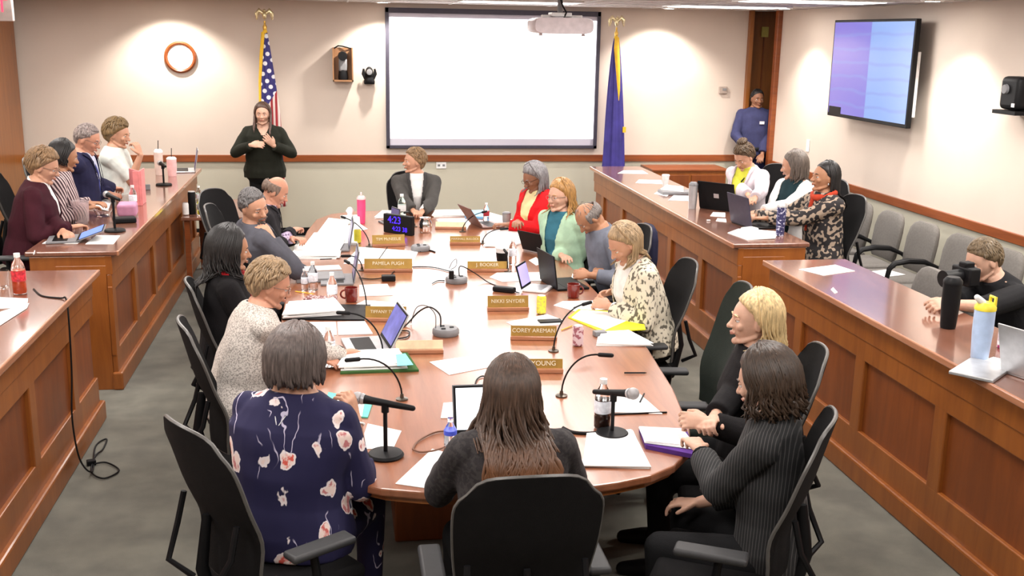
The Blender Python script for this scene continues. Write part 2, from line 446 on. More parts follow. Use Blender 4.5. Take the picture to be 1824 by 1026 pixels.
# ------------------------------------------------------------------ office chair
def office_chair(name, label, mfab=M_MESH, hgt=.62, w=.47, lean=.09, arms=True, group=None):
    t = thing(name, label, 'office chair', group=group)
    sz = .46
    MB().box((0, .02, sz), (.49, .47, .07)).build('seat', mfab, t, bevel=.03, seg=3)
    MB().lathe([(.03, .1), (.03, .3), (.022, .3), (.022, .43)], n=14).build('gas_lift', M_BLACK, t)
    for k in range(5):
        a = R(72*k+18); e = V((math.cos(a)*.3, math.sin(a)*.3, .075))
        l = MB().tube([(0, 0, .13), e*.5+V((0, 0, .07)), e], [.03, .024, .018], 8).build('base_leg', M_BLACK, t)
        c = MB(); rot = Matrix.Rotation(R(90), 3, 'Y')
        c.lathe([(.028, -.018), (.028, .018)], (e.x, e.y, .03), 12, rot=Z(a+1.2) @ rot)
        c.tube([(e.x, e.y, .075), (e.x, e.y, .04)], .012, 6); c.build('caster', M_BLACK, l)
    # curved back shell
    nU, nV = 14, 16
    def bp(u, v):  # u -1..1, v 0..1
        ww = w/2*(.86+.2*math.sin(v*2.2))*(1-.14*(max(0, v-.78)/.22)**3)
        x = u*ww
        y = -.235-lean*v-.05*math.sin(v*math.pi*.9)*-1*0-.04*v*v+.055*u*u+.03*math.exp(-((v-.3)/.18)**2)
        z = sz+.07+hgt*v-.03*max(0, v-.6)*u*u*2.2-.05*(max(0, v-.5)/.5)**2*abs(u)**7
        return V((x, y, z))
    b = MB(); F_ = []; B_ = []
    for j in range(nV+1):
        for i in range(nU+1):
            F_.append(bp(-1+2*i/nU, j/nV))
    B_ = [p+V((0, -.018, 0)) for p in F_]; n = len(F_); fs = []
    W1 = nU+1
    for j in range(nV):
        for i in range(nU):
            q = (j*W1+i, j*W1+i+1, (j+1)*W1+i+1, (j+1)*W1+i); fs.append(q); fs.append(tuple(k+n for k in reversed(q)))
    edge = [i for i in range(W1)]+[j*W1+nU for j in range(1, nV+1)]+[nV*W1+i for i in range(nU-1, -1, -1)]+[j*W1 for j in range(nV-1, 0, -1)]
    for k in range(len(edge)):
        a_, b_ = edge[k], edge[(k+1) % len(edge)]; fs.append((a_, a_+n, b_+n, b_))
    b.add(F_+B_, fs); bk = b.build('backrest', mfab, t)
    pe = [F_[k]+V((0, -.009, 0)) for k in edge]; pe.append(pe[0])
    MB().tube(pe, .008, 6).build('edge_piping', M_PIPE, bk)
    MB().tube([(0, -.15, sz-.04), (0, -.28, sz-.02), (0, -.31, sz+.12), (0, -.28, sz+.32)], [.03, .03, .026, .02], 8, flat=.6).build('back_support', M_BLACK, t)
    for s_ in (-1, 1):
        MB().tube([(s_*.09, -.30, sz+.04), (s_*.17, -.36, sz+.1), (s_*.205, -.3, sz+.22), (s_*.2, -.27, sz+.34)], .012, 7).build('lumbar_loop', M_BLACK, t)
    if arms:
        for s_ in (-1, 1):
            a = MB().tube([(s_*.2, 0, sz-.03), (s_*.29, 0, sz-.01), (s_*.3, -.01, sz+.1), (s_*.295, -.02, sz+.19)], [.022, .024, .024, .022], 8, flat=.7).build('arm_post', M_BLACK, t)
            MB().box((s_*.295, .01, sz+.205), (.085, .27, .03)).build('arm_pad', mat('arm_rubber', (.03, .03, .032), .55), a, bevel=.013, seg=3)
    return t
chair0 = office_chair('office_chair', 'black mesh office chair under the curly-haired woman on the left of the table')
chairG = office_chair('office_chair', 'tall dark green-grey office chair standing empty behind the blonde woman', M_DGREEN, hgt=.72)
first = [True]
def put_chair(x, y, heading, label, dz=0, group='black office chairs'):
    rz = -R(heading)
    if first[0]:
        first[0] = False; chair0.location = (x, y, dz); chair0.rotation_euler = (0, 0, rz); chair0['label'] = label; chair0['group'] = group; return chair0
    return dup(chair0, (x, y, dz), rz, label, group)

# ------------------------------------------------------------------ guest chairs
def guest_chair(label):
    t = thing('guest_chair', label, 'chair', group='grey guest chairs')
    MB().box((0, .03, .44), (.52, .5, .09)).build('seat', M_GREYF, t, bevel=.04, seg=4)
    b = MB(); rings = []
    for v, wd, dp in ((0, .2, .02), (.04, .225, .035), (.15, .235, .04), (.3, .24, .04), (.4, .225, .036), (.45, .19, .03), (.475, .14, .018)):
        z = .5+v*.92; y = -.22-.14*v; rg = []
        for k in range(20):
            a = 2*math.pi*k/20; c_, s_ = math.cos(a), math.sin(a)
            x = math.copysign(abs(c_)**.5, c_)*wd
            rg.append(V((x, y+math.copysign(abs(s_)**.8, s_)*dp+.03*(x/.24)**2, z)))
        rings.append(rg)
    b.loft(rings); b.build('backrest', M_GREYF, t)
    for s_ in (-1, 1):
        x = s_*.29
        MB().tube([(x, .24, .02), (x, .235, .5), (x, .215, .6), (x, .17, .645), (x, .05, .665), (x, -.1, .655), (x, -.23, .6), (x*.9, -.28, .56)], [.014, .014, .018, .022, .024, .022, .017, .015], 8).build('armrest', M_BLACK, t)
        MB().tube([(x*.95, -.1, .42), (x, -.2, .2), (x, -.27, .02)], .014, 8).build('leg', M_BLACK, t)
        MB().tube([(x, .24, .4), (x, .0, .41), (x*.95, -.12, .41)], .012, 8).build('side_rail', M_BLACK, t)
    return t

# ------------------------------------------------------------------ people
def remesh(mb, vox, smooth_it=2, disp=0, dscale=8):
    me = bpy.data.meshes.new('t'); me.from_pydata(mb.v, [], mb.f)
    import bmesh
    bm = bmesh.new(); bm.from_mesh(me); bmesh.ops.recalc_face_normals(bm, faces=bm.faces); bm.to_mesh(me); bm.free()
    o = bpy.data.objects.new('t', me); scene.collection.objects.link(o)
    md = o.modifiers.new('r', 'REMESH'); md.mode = 'VOXEL'; md.voxel_size = vox; md.use_smooth_shade = True
    sm = o.modifiers.new('s', 'SMOOTH'); sm.iterations = smooth_it; sm.factor = .5
    dg = bpy.context.evaluated_depsgraph_get()
    out = bpy.data.meshes.new_from_object(o.evaluated_get(dg))
    bpy.data.objects.remove(o); bpy.data.meshes.remove(me)
    if disp:
        n = len(out.vertices); co = np.empty(n*3); out.vertices.foreach_get('co', co); co = co.reshape(-1, 3)
        nr = np.empty(n*3); out.vertices.foreach_get('normal', nr); nr = nr.reshape(-1, 3)
        ph = co @ np.array([[1.0, .3, .2], [-.2, 1, .4], [.1, -.4, 1]])
        q = ph*dscale*2
        d = np.sin(q[:, 0]*1.3+2.2*np.sin(q[:, 2]*.7))*np.sin(q[:, 1]*1.1+1.7*np.sin(q[:, 0]*.8))+.5*np.sin(q[:, 2]*2.3+2*np.sin(q[:, 1]*1.2))
        co += nr*(d*disp)[:, None]
        out.vertices.foreach_set('co', co.ravel())
    return out
def cut(me, mask_fn):
    """delete the faces whose centre mask_fn keeps False; mask_fn works on an (n,3) array"""
    n = len(me.vertices); co = np.empty(n*3); me.vertices.foreach_get('co', co); co = co.reshape(-1, 3)
    keepv = mask_fn(co)
    import bmesh
    bm = bmesh.new(); bm.from_mesh(me); bm.verts.ensure_lookup_table()
    dead = [v for v in bm.verts if not keepv[v.index]]
    bmesh.ops.delete(bm, geom=dead, context='VERTS')
    bnd = [v for v in bm.verts if v.is_boundary]
    for _ in range(3): bmesh.ops.smooth_vert(bm, verts=bnd, factor=.5, use_axis_x=True, use_axis_y=True, use_axis_z=True)
    bm.to_mesh(me); bm.free(); return me
def put(me, name, m, parent, loc=None):
    me.materials.clear(); me.materials.append(m); me.name = name
    me.polygons.foreach_set('material_index', [0]*len(me.polygons))
    me.polygons.foreach_set('use_smooth', [True]*len(me.polygons))
    o = bpy.data.objects.new(name, me); scene.collection.objects.link(o); o.parent = parent
    return o

def hairmat2(name, c, tip, z0, z1):
    n = 'hair_'+name; m = hairmat(name, c); nt = m.node_tree; b = nt.nodes['Principled BSDF']
    src = b.inputs['Base Color'].links[0].from_socket
    tc = nt.nodes.new('ShaderNodeTexCoord'); sp = nt.nodes.new('ShaderNodeSeparateXYZ'); nt.links.new(tc.outputs['Object'], sp.inputs[0])
    mr = nt.nodes.new('ShaderNodeMapRange'); mr.inputs[1].default_value = z0; mr.inputs[2].default_value = z1; nt.links.new(sp.outputs[2], mr.inputs[0])
    nz = tex(nt, 'Noise', tcoord(nt, (40, 40, 8)), Scale=1.5, Detail=3)
    mm = nt.nodes.new('ShaderNodeMath'); mm.operation = 'MULTIPLY'; nt.links.new(mr.outputs[0], mm.inputs[0]); nt.links.new(nz.outputs['Fac'], mm.inputs[1]); mm.use_clamp = True
    m2 = nt.nodes.new('ShaderNodeMath'); m2.operation = 'MULTIPLY'; m2.inputs[1].default_value = 1.9; m2.use_clamp = True; nt.links.new(mm.outputs[0], m2.inputs[0])
    nt.links.new(mixc(nt, m2.outputs[0], src, tip), b.inputs['Base Color']); return m
def head_shape(mb, T, s, male):
    def fn(d, p):
        x, y, z = p
        jaw = max(0, -d.z)
        x *= 1-.28*jaw**1.6*(1 if not male else .75)
        if y < 0: y *= 1.0-.35*jaw
        if y > 0: y *= 1+.02*jaw
        if z > 0: x *= 1+.03*math.sin(d.z*3)
        # eye sockets
        for sx in (-1, 1):
            q = math.exp(-(((p.x-sx*.031)/.017)**2+((p.z-.006)/.013)**2))
            if p.y > 0: y -= .009*q
        return V((x, y, z))
    S = Matrix.Diagonal((s, s, s)); R3 = T.to_3x3(); c = T.translation
    rot = R3 @ S
    mb.ell(c, (.074, .094, .116), rot, 40, 30, fn=fn)
    g = lambda p: T @ (V(p)*s)
    sub = MB()
    # brow, nose, lips, chin, cheeks, ears
    mb.ell(g((0, .084, .024)), (.042*s, .009*s, .008*s), R3, 12, 8)
    mb.tube([g((0, .084, .014)), g((0, .098, -.012)), g((0, .106, -.026))], [.0075*s, .0095*s, .0125*s], 10, round_=True)
    for sx in (-1, 1):
        mb.ell(g((sx*.011, .097, -.029)), (.0085*s, .009*s, .007*s), R3, 8, 6)
        mb.ell(g((sx*.040, .066, -.022)), (.02*s, .018*s, .02*s), R3, 10, 8)
        mb.ell(g((sx*.076, -.006, -.008)), (.007*s, .018*s, .03*s), R3 @ Matrix.Rotation(sx*R(-18), 3, 'Z') @ Matrix.Rotation(R(-10), 3, 'X'), 10, 8)
    mb.ell(g((0, .086, -.056)), (.023*s, .011*s, .009*s), R3, 12, 8)
    mb.ell(g((0, .074, -.096)), (.026*s if male else .02*s, .018*s, .016*s), R3, 12, 8)
    mb.tube([g((-.058, .0, -.062)), g((-.04, .05, -.088)), g((0, .07, -.1)), g((.04, .05, -.088)), g((.058, .0, -.062))], .0105*s, 8, round_=True)

def lock(mb, pts, r, n=6, flat=.55):
    m = len(pts); rs = [r*(.75+.35*math.sin(math.pi*min(1, .15+k/(m-1)*.75)))*(1 if k < m-1 else .35) for k in range(m)]
    mb.tube(pts, rs, n, flat=flat)

def make_hair(kind, T, s, root, m, seed, push, o):
    """kind: crop, short, bob, long, curly, fringe(bald), updo"""
    rnd = random.Random(seed); mb = MB(); R3 = T.to_3x3(); L0 = root
    g = lambda p: (T @ (V(p)*s))-L0
    vol = o.get('vol', 1.0)
    RX, RY, RZ = .083*vol, .101*vol, .112*(1+(vol-1)*.7); C = V((0, -.014, .018))
    FK = 1.025/vol if vol > 1.025 else 1
    lf_ = T.to_3x3() @ V((0, 1, 0))
    def E(a, th, k=1.0):  # a azimuth deg 0 front, + to right ; th polar deg from top
        return V((math.sin(R(th))*math.sin(R(a))*RX*k, math.sin(R(th))*math.cos(R(a))*RY*k*(FK if math.cos(R(a)) > 0 else 1), math.cos(R(th))*RZ*k))+C
    if kind != 'fringe':
        zc = dict(crop=-.045, short=-.06, updo=-.05).get(kind, -.075)
        side_z = dict(crop=.012, short=.004, updo=-.005).get(kind, -.01)
        def fn(d, p):
            if d.y > 0: p = V((p.x, p.y*FK, p.z))
            q = p+C; az = abs(math.degrees(math.atan2(d.x, d.y)))
            hl = o.get('hl', .094 if kind in ('long', 'curly', 'bob') else .086)
            if az < 62: lim = hl-.03*(az/62)**2
            elif az < 88: lim = hl-.03+(side_z-hl+.03)*(az-62)/26
            elif az < 112: lim = side_z
            else: lim = side_z+(zc-side_z)*min(1, (az-112)/16)
            k = 1.0
            if q.z < lim: k = max(.55, 1-(lim-q.z)*9)
            wob = noise.noise(V((d.x*3.1+seed, d.y*3.1, d.z*2.2)))*.004*vol + noise.noise(V((d.x*12+seed, d.y*12, d.z*5)))*.0022
            return V((p.x*k, p.y*k, p.z))+d*wob*(1 if kind != 'crop' else .6)
        mb.ell(T @ (C*s)-L0, (RX*s, RY*s, RZ*s), R3, 40, 26, fn=lambda d, p: fn(d, p/s)*s)
    def fall(p, n, length, amp, wob, r, fwd=0):
        out = []; ph = rnd.uniform(0, 6.28); spr = o.get('spread', 0); rad = V((p.x-(T.translation-L0).x, p.y-(T.translation-L0).y, 0)).normalized()
        for k in range(1, n+1):
            t = k/n; q = V(p)+V((0, 0, -length*t))+rad*spr*t*t+V((lf_.x, lf_.y, 0))*fwd*min(1, t*2)
            q += V((math.cos(ph+t*wob), math.sin(ph+t*wob), 0))*amp*min(1, t*2)
            pq = push(q+L0, r)-L0
            if (pq-q).length > o.get('brk', .085): break
            out.append(pq)
        return out
    if kind in ('long', 'bob', 'curly'):
        N = int(o.get('n', 95)*1.9); ln = o.get('len', .3 if kind == 'long' else .06)
        amp = o.get('amp', .006 if kind != 'curly' else .014); wob = o.get('wob', 3 if kind != 'curly' else 9)
        fr = o.get('front', 82); gather = o.get('gather', 0)
        for k in range(N):
            a = -180+360*(k+rnd.uniform(-.4, .4))/N
            if abs(((a+180) % 360)-180) < fr: continue
            th0 = rnd.uniform(3, 40); th1 = rnd.uniform(92, 108)
            a1 = ((a+180) % 360)-180; kf = .25*max(0, min(1, (130-abs(a1))/50))
            pts = [g(E(a1*(1-kf+kf*t), th0+(th1-th0)*t, 1.01+.03*rnd.random()+(.02*math.sin(t*wob*2+k) if kind == 'curly' else 0))) for t in [j/6 for j in range(7)]]
            l = ln*rnd.uniform(.82, 1.08)
            if abs(((a+180) % 360)-180) < fr+20: l *= o.get('fl', .9)
            pts += fall(pts[-1], max(4, int(l/.03)), l, amp*rnd.uniform(.6, 1.5), wob*rnd.uniform(.7, 1.3), .012, o.get('fwd', 0) if abs(((a+180) % 360)-180) < 112 else 0)
            lock(mb, pts, (.0088 if kind != 'curly' else .0098)*s*o.get('thick', 1))
        if kind == 'curly':
            for k in range(120):
                a = rnd.uniform(-180, 180); th = rnd.uniform(15, 110)
                if abs(a) < 55 and th > 45: continue
                c = g(E(a, th, 1.05)); ph = rnd.uniform(0, 6)
                pts = [c+V((math.cos(ph+t*2.2)*.014, math.sin(ph+t*2.2)*.014, .012-t*.011)) for t in range(4)]
                lock(mb, pts, .0055*s)
    if kind in ('short', 'updo'):
        for k in range(300):
            a = rnd.uniform(-180, 180); th0 = rnd.uniform(4, 85) if abs(a) > 100 else rnd.uniform(4, 60)
            th1 = th0+rnd.uniform(18, 34)
            cap_ = 56 if abs(a) < 60 else (84 if abs(a) < 108 else 118)
            th1 = min(th1, cap_+rnd.uniform(-4, 4))
            if th1-th0 < 8: th0 = th1-14
            sw = rnd.uniform(-9, 9)+(o.get('sweep', 8) if abs(a) < 80 else 0)
            lift = rnd.uniform(.0, .05)
            pts = [g(E(a+sw*t*(1 if a > -20 else -1), th0+(th1-th0)*t, 1.0+.035*math.sin(t*2.6)+lift*t)) for t in [j/5 for j in range(6)]]
            lock(mb, pts, .006*s)
    if kind == 'updo':
        mb.ell(g((0, -.05, .14)), (.045, .04, .035), R3, 14, 10)
        for k in range(14):
            a = k*.45; lock(mb, [g((math.cos(a)*.02, -.05+math.sin(a)*.02, .165)), g((math.cos(a+.6)*.045, -.05+math.sin(a+.6)*.04, .145)), g((math.cos(a+1)*.04, -.05+math.sin(a+1)*.035, .118))], .012)
    if kind == 'crop':
        for k in range(520):
            a = rnd.uniform(-180, 180); th0 = rnd.uniform(3, 100)
            cap_ = 50 if abs(a) < 60 else (80 if abs(a) < 108 else 108)
            th1 = min(th0+14, cap_+rnd.uniform(-3, 3)); th0 = th1-14
            sw = rnd.uniform(-3, 5)
            lock(mb, [g(E(a+sw*t, th0+14*t, .99+.022*t)) for t in (0, .5, 1)], .003*s)
    if kind == 'fringe':
        for k in range(260):
            a = rnd.uniform(62, 298); th0 = rnd.uniform(66, 84); th1 = rnd.uniform(96, 116)
            k_ = .965
            pts = [g(E(a+3*t, th0+(th1-th0)*t, k_-(.03 if t == 0 else 0))) for t in (0, .33, .66, 1)]
            lock(mb, pts, .0055*s)
        if o.get('top', 1):
            for k in range(46):
                a = rnd.uniform(-150, 150); th0 = rnd.uniform(20, 60)
                pts = [g(E(a+8*t, th0+18*t, .955)) for t in (0, .5, 1)]
                lock(mb, pts, .0022*s)
    if o.get('bangs'):
        for k in range(52):
            a = -52+104*k/51; pts = [g(E(a*(.5+.5*t)+o.get('sweep', 10)*t, 15+(o.get('bangs')-15)*t, 1.03)) for t in [j/5 for j in range(6)]]
            lock(mb, pts, .007*s)
    return mb.build('hair', m, None, sharp=0)

def person(label, head, face=0, look=None, pitch=0, roll=0, lean=5, side=0, hands=None, s=1.0, sk='light', male=False,
           hair='short', haircol=('brown', (.06, .035, .02)), hopt=None, top=None, shirt=None, vneck=0, vw=.075, sleeve=1.0, pants=None,
           stand=False, fat=1.0, shw=1.0, palms=None, curl=(.35, .35), hdir=(None, None), glasses=False, lapel=None, collar=None, tie=None,
           vox=.006, scarf=None, poles=None, name='person', beard=None, disp=.0035, extras=None, bald=False, seatfix=None):
    hopt = hopt or {}
    Hc = V(head); a = R(face); f = V((math.sin(a), math.cos(a), 0)); sv = V((math.cos(a), -math.sin(a), 0)); zz = V((0, 0, 1))
    u = (zz*math.cos(R(lean))+f*math.sin(R(lean))+sv*math.sin(R(side))).normalized()
    bf = (f-u*f.dot(u)).normalized(); sr = bf.cross(u).normalized()
    la = R(look if look is not None else face); lf = V((math.sin(la), math.cos(la), 0))
    lf = (lf*math.cos(R(pitch))+zz*math.sin(R(pitch))).normalized()
    lr = lf.cross(zz).normalized(); lu = lr.cross(lf)
    lr2 = lr*math.cos(R(roll))+lu*math.sin(R(roll)); lu2 = lu*math.cos(R(roll))-lr*math.sin(R(roll))
    T = Matrix((lr2, lf, lu2)).transposed().to_4x4(); T.translation = Hc
    N = Hc-lu2*.07*s-lf*.02*s-u*.062*s
    Pp = N-u*.528*s
    footz = .03
    root = thing(name, label, 'person', (Pp.x, Pp.y, 0))
    L0 = V((Pp.x, Pp.y, 0))
    B = MB()
    head_shape(B, T, s, male)
    B.tube([N-u*.04*s, N+(Hc-N)*.35-lf*.01*s, Hc-lu2*.05*s-lf*.02*s], [.06*s, .052*s if not male else .06*s, .052*s if not male else .058*s], 14, round_=True)
    prof = [(-.11, .12, .09, 0), (-.05, .168, .12, 0), (.03, .172, .125, 0), (.14, .145, .11, 0), (.25, .15, .115, .008), (.34, .163, .122, .018), (.42, .168, .105, .01), (.49, .16, .084, 0), (.525, .11, .068, 0), (.552, .072, .06, 0), (.575, .06, .055, 0)]
    if male: prof = [(-.11, .12, .09, 0), (-.05, .16, .115, 0), (.03, .165, .12, 0), (.14, .155, .115, .005), (.25, .165, .118, .005), (.34, .178, .12, .005), (.42, .185, .105, 0), (.49, .172, .084, 0), (.525, .118, .07, 0), (.552, .078, .062, 0), (.575, .064, .06, 0)]
    def torso(mb, off, t0=-1, t1=1, loose=0):
        rings = []
        for t, hw, hd, fo in prof:
            if t < t0 or t > t1: continue
            fk = fat if t < .45 else 1+(fat-1)*.3
            shf = shw if t > .3 else 1
            c = Pp+u*t*s+bf*fo*s; rg = []
            for k in range(24):
                an = 2*math.pi*k/24; cc, ss = math.cos(an), math.sin(an)
                rg.append(c+sr*math.copysign(abs(cc)**.85, cc)*(hw*fk*shf*s+off+loose*(t < .3))+bf*math.copysign(abs(ss)**.9, ss)*(hd*fk*s+off+loose*(t < .3)))
            rings.append(rg)
        mb.loft(rings)
    torso(B, 0)
    # arms
    Lu, Lf = .285*s, .255*s
    info = []
    hands = hands or (None, None)
    palms = palms or (V((0, 0, 1)), V((0, 0, 1)))
    for i, sg in enumerate((-1, 1)):
        S = Pp+u*.462*s+sr*sg*.165*s*shw*(1.07 if male else 1)
        tgt = hands[i]
        if tgt is None: tgt = Pp+u*.1*s+bf*.36*s+sr*sg*.12*s
        tgt = V(tgt); dv = tgt-S; D = dv.length
        if D > (Lu+Lf)*.985: tgt = S+dv.normalized()*(Lu+Lf)*.985; dv = tgt-S; D = dv.length
        ax = dv.normalized()
        x = (Lu*Lu-Lf*Lf+D*D)/(2*D); h = math.sqrt(max(0, Lu*Lu-x*x))
        pole = V(poles[i]) if poles and poles[i] is not None else (-zz*.9+sr*sg*.55-bf*.35)
        pole = (pole-ax*pole.dot(ax)).normalized()
        El = S+ax*x+pole*h
        B.tube([N-u*.005+sr*sg*.03*s, S], [.045*s, .046*s], 12, round_=True)
        B.tube([S, (S+El)/2, El], [.047*s, .044*s, .037*s], 12, round_=True)
        fd = (tgt-El).normalized()
        B.tube([El, El+(tgt-El)*.35, tgt], [.038*s, .037*s, .024*s], 12, round_=True)
        hd = V(hdir[i]).normalized() if hdir[i] is not None else V((fd.x, fd.y, fd.z*.35)).normalized()
        pn = V(palms[i]); pn = (pn-hd*pn.dot(hd)).normalized()
        th = hd.cross(pn)*(-sg)   # thumb side
        th = th.normalized()
        # palm
        rings = []
        for q, wd, tk in ((-.01, .024, .018), (.02, .03, .017), (.055, .041, .014), (.085, .041, .012), (.095, .036, .008)):
            c = tgt+hd*q*s
            rings.append([c+th*math.cos(2*math.pi*k/12)*wd*s+pn*math.sin(2*math.pi*k/12)*tk*s for k in range(12)])
        B.loft(rings)
        cu_ = curl[i]
        for j, ln in enumerate((.068, .076, .072, .056)):
            b0 = tgt+hd*.085*s+th*(.030-j*.0205)*s; ang = .12+cu_*.3; dr = (hd*math.cos(ang)-pn*math.sin(ang)+th*(.12-.08*j)).normalized()
            pts = [b0-hd*.015*s, b0]; p = b0
            for q in range(3):
                p = p+dr*ln*s*(.42, .33, .25)[q]; pts.append(p); ang += cu_*1.1*(1+.12*j)
                dr = (hd*math.cos(ang)-pn*math.sin(ang)+th*(.12-.08*j)*.6).normalized()
            B.tube(pts, [.0095*s, .0095*s, .009*s, .0085*s, .0075*s], 8, round_=True)
        b0 = tgt+hd*.02*s+th*.026*s; d1 = (hd*.75+th*.6-pn*.25).normalized(); d2 = (hd*.9+th*.2-pn*(.2+cu_*.4)).normalized()
        B.tube([b0, b0+d1*.038*s, b0+d1*.038*s+d2*.034*s], [.0125*s, .011*s, .009*s], 8, round_=True)
        info.append((S, El, tgt, fd))
    # legs
    legs = []
    for sg in (-1, 1):
        hp = Pp+sr*sg*.09*s-u*.03*s
        if stand:
            kn = V((hp.x, hp.y, .5))+f*.02; an = V((hp.x, hp.y, .09))+sv*sg*.02
        else:
            kn = hp+f*.40*s+sv*sg*.07*s; kn.z = max(.5, hp.z-.02) if hp.z < .75 else hp.z-.03
            an = kn+V((0, 0, -.40*s))-f*.02
            if Hc.z > 1.34: kn = kn-f*.1; an = an-f*.26
            if an.z > .1 and hp.z < .75: an.z = .09
        B.tube([hp, (hp+kn)/2, kn], [.085*s, .075*s, .055*s], 14, round_=True)
        B.tube([kn, kn+(an-kn)*.35, an], [.055*s, .055*s, .036*s], 12, round_=True)
        B.tube([an-V((0, 0, .03)), an-V((0, 0, .045))+f*.08, an-V((0, 0, .055))+f*.16], [.036, .034, .026], 10, round_=True)
        legs.append((hp, kn, an))
    for mbx in (B,): mbx.v = [tuple(V(p)-L0) for p in mbx.v]
    body = put(remesh(B, vox, 1), 'body', skin(sk), root)
    # trousers and shoes
    P_ = MB()
    torso(P_, .008, t1=.12)
    for hp, kn, an in legs:
        P_.tube([hp, (hp+kn)/2, kn], [.094*s, .084*s, .064*s], 14, round_=True)
        P_.tube([kn, an+V((0, 0, .01))], [.064*s, .05*s], 12, round_=True)
    P_.v = [tuple(V(p)-L0) for p in P_.v]
    put(remesh(P_, .012, 1), 'trousers', pants or cloth('black_trousers', (.007, .007, .008)), root)
    for hp, kn, an in legs:
        Sh = MB(); Sh.tube([an-V((0, 0, .035))-f*.03, an-V((0, 0, .045))+f*.08, an-V((0, 0, .055))+f*.17], [.045, .043, .034], 12, round_=True)
        Sh.v = [tuple(V(p)-L0) for p in Sh.v]
        Sh.build('shoe', M_BLACK, root)
    # top garment
    def garment(off, t0, sl, loose=0, slr=1.0, ntop=.56):
        G = MB(); torso(G, off, t0=t0, t1=ntop, loose=loose)
        for S, El, W_, fd in info:
            G.ell(S-u*.01, ((.048*s+off),)*3, None, 14, 10)
            G.tube([N-u*.012*s+(S-N).normalized()*.035, S], [.046*s+off*.6, .047*s+off], 12, round_=True)
            if sl <= .5:
                e = S+(El-S)*(sl*2); G.tube([S, (S+e)/2, e], [(.049*s+off)*slr, (.052*s+off)*slr, (.05*s+off)*slr], 14)
            else:
                G.tube([S, (S+El)/2, El], [(.049*s+off)*slr, (.046*s+off)*slr, (.042*s+off)*slr], 14, round_=True)
                k = (sl-.5)*2; e = El+(W_-El)*k*.97
                G.tube([El, (El+e)/2, e], [(.043*s+off)*slr, (.041*s+off)*slr, (.033*s+off)*slr], 14)
        G.v = [tuple(V(p)-L0) for p in G.v]
        return G
    Nl = N-L0
    un, sn, fn_ = np.array(u), np.array(sr), np.array(bf)
    def vmask(depth, width, base=0.0):
        def fnm(co):
            d = co-np.array(Nl); al = -(d @ un); lt = np.abs(d @ sn); fr = d @ fn_
            w_ = base+width*np.clip(1-al/(depth*s), 0, 1)
            return ~((fr > .0)*(al < depth*s)*(al > -.1)*(lt < w_*s))
        return fnm
    if shirt is not None:
        put(remesh(garment(.007, -.06, .98 if sleeve > .9 else .45), .009, 1), 'shirt', shirt, root)
    gm = remesh(garment(.017, -.1, sleeve, loose=.012, slr=1.06), .008, 2, disp=disp)
    if vneck:
        cut(gm, vmask(vneck, vw, hopt.get('vbase', 0.012)))
    tg = put(gm, 'jacket' if vneck > .15 else 'top', top, root)
    if vneck > .15:
        sd = tg.modifiers.new('solid', 'SOLIDIFY'); sd.thickness = .006; sd.offset = -1
    if lapel is not None:
        lm = remesh(garment(.027, -.1, 0.1, loose=.012), .009, 2)
        o1 = vmask(vneck*.99, vw, .012); o2 = vmask(vneck*1.0, vw+.045, .012)
        def lk(co):
            d = co-np.array(Nl); al = -(d @ un); fr = d @ fn_; lt = np.abs(d @ sn)
            return (~o2(co)) & o1(co) & (fr > .02) & (al < vneck*s) & (lt < .13*s)
        cut(lm, lk); lo_ = put(lm, 'lapel', lapel, tg)
        sd = lo_.modifiers.new('solid', 'SOLIDIFY'); sd.thickness = .004; sd.offset = 1
    if collar is not None:
        cb = MB()
        for sg in (-1, 1):
            pts = []
            for k in range(8):
                an = R(180-sg*(k*23)); rr = .062*s*(1+.05*k*.3)
                p = N+u*(.035-.008*k)*s+sr*math.sin(an)*rr*1.05+bf*math.cos(an)*rr*(-1)*-1*1.0
                if k >= 6: p = p+bf*.015*(k-5)-u*.03*(k-5)
                pts.append(p-L0)
            cb.tube(pts, [.016, .018, .019, .019, .019, .02, .018, .008], 8, flat=.45, ref=u)
        cb.build('collar', collar, root)
    if tie is not None:
        c0 = N-u*.02*s+bf*.075*s; pts = [c0-L0, c0-u*.12*s+bf*.045*s-L0, c0-u*.3*s+bf*.06*s-L0]
        MB().tube(pts, [.016, .022, .028], 8, flat=.35, ref=sr).build('necktie', tie, root)
    if scarf is not None:
        sb = MB(); pts = []
        for k in range(13):
            an = 2*math.pi*k/12
            pts.append(N-L0+sr*math.cos(an)*.088*s+bf*(math.sin(an)*.085*s+.012)+u*(.005-.025*math.sin(an))*s)
        sb.tube(pts, [.026+.006*math.sin(k*2.1) for k in range(13)], 10)
        if hopt.get('scarftail', 1):
            q = N-L0+bf*.10*s-u*.03
            sb.tube([q, q-u*.12+bf*.03, q-u*.26+bf*.045+sr*.01], [.028, .03, .022], 10, flat=.5)
        sb.build('scarf', scarf, root)
    # hair
    def push(p, r):
        A = N+u*.0; Bq = Pp; ab = Bq-A; t = max(0, min(1, (p-A).dot(ab)/ab.length_squared)); c = A+ab*t
        d = p-c; dz = p.z-c.z
        dl = V((d.dot(sr), d.dot(bf), 0))
        rx, ry = (.215*s*shw+.01, .125*s*fat+.042)
        if p.z > N.z+.06: return p
        k = math.sqrt((dl.x/rx)**2+(dl.y/ry)**2)
        kk = min(1, max(.35, (N.z+.06-p.z)/.12))
        if k < kk and k > 1e-4:
            # push towards front or back only
            sg = 1 if dl.y > 0 else -1
            ny = sg*ry*kk*max(0, 1-(dl.x/rx)**4)**.25; return p+bf*(ny-dl.y)
        return p
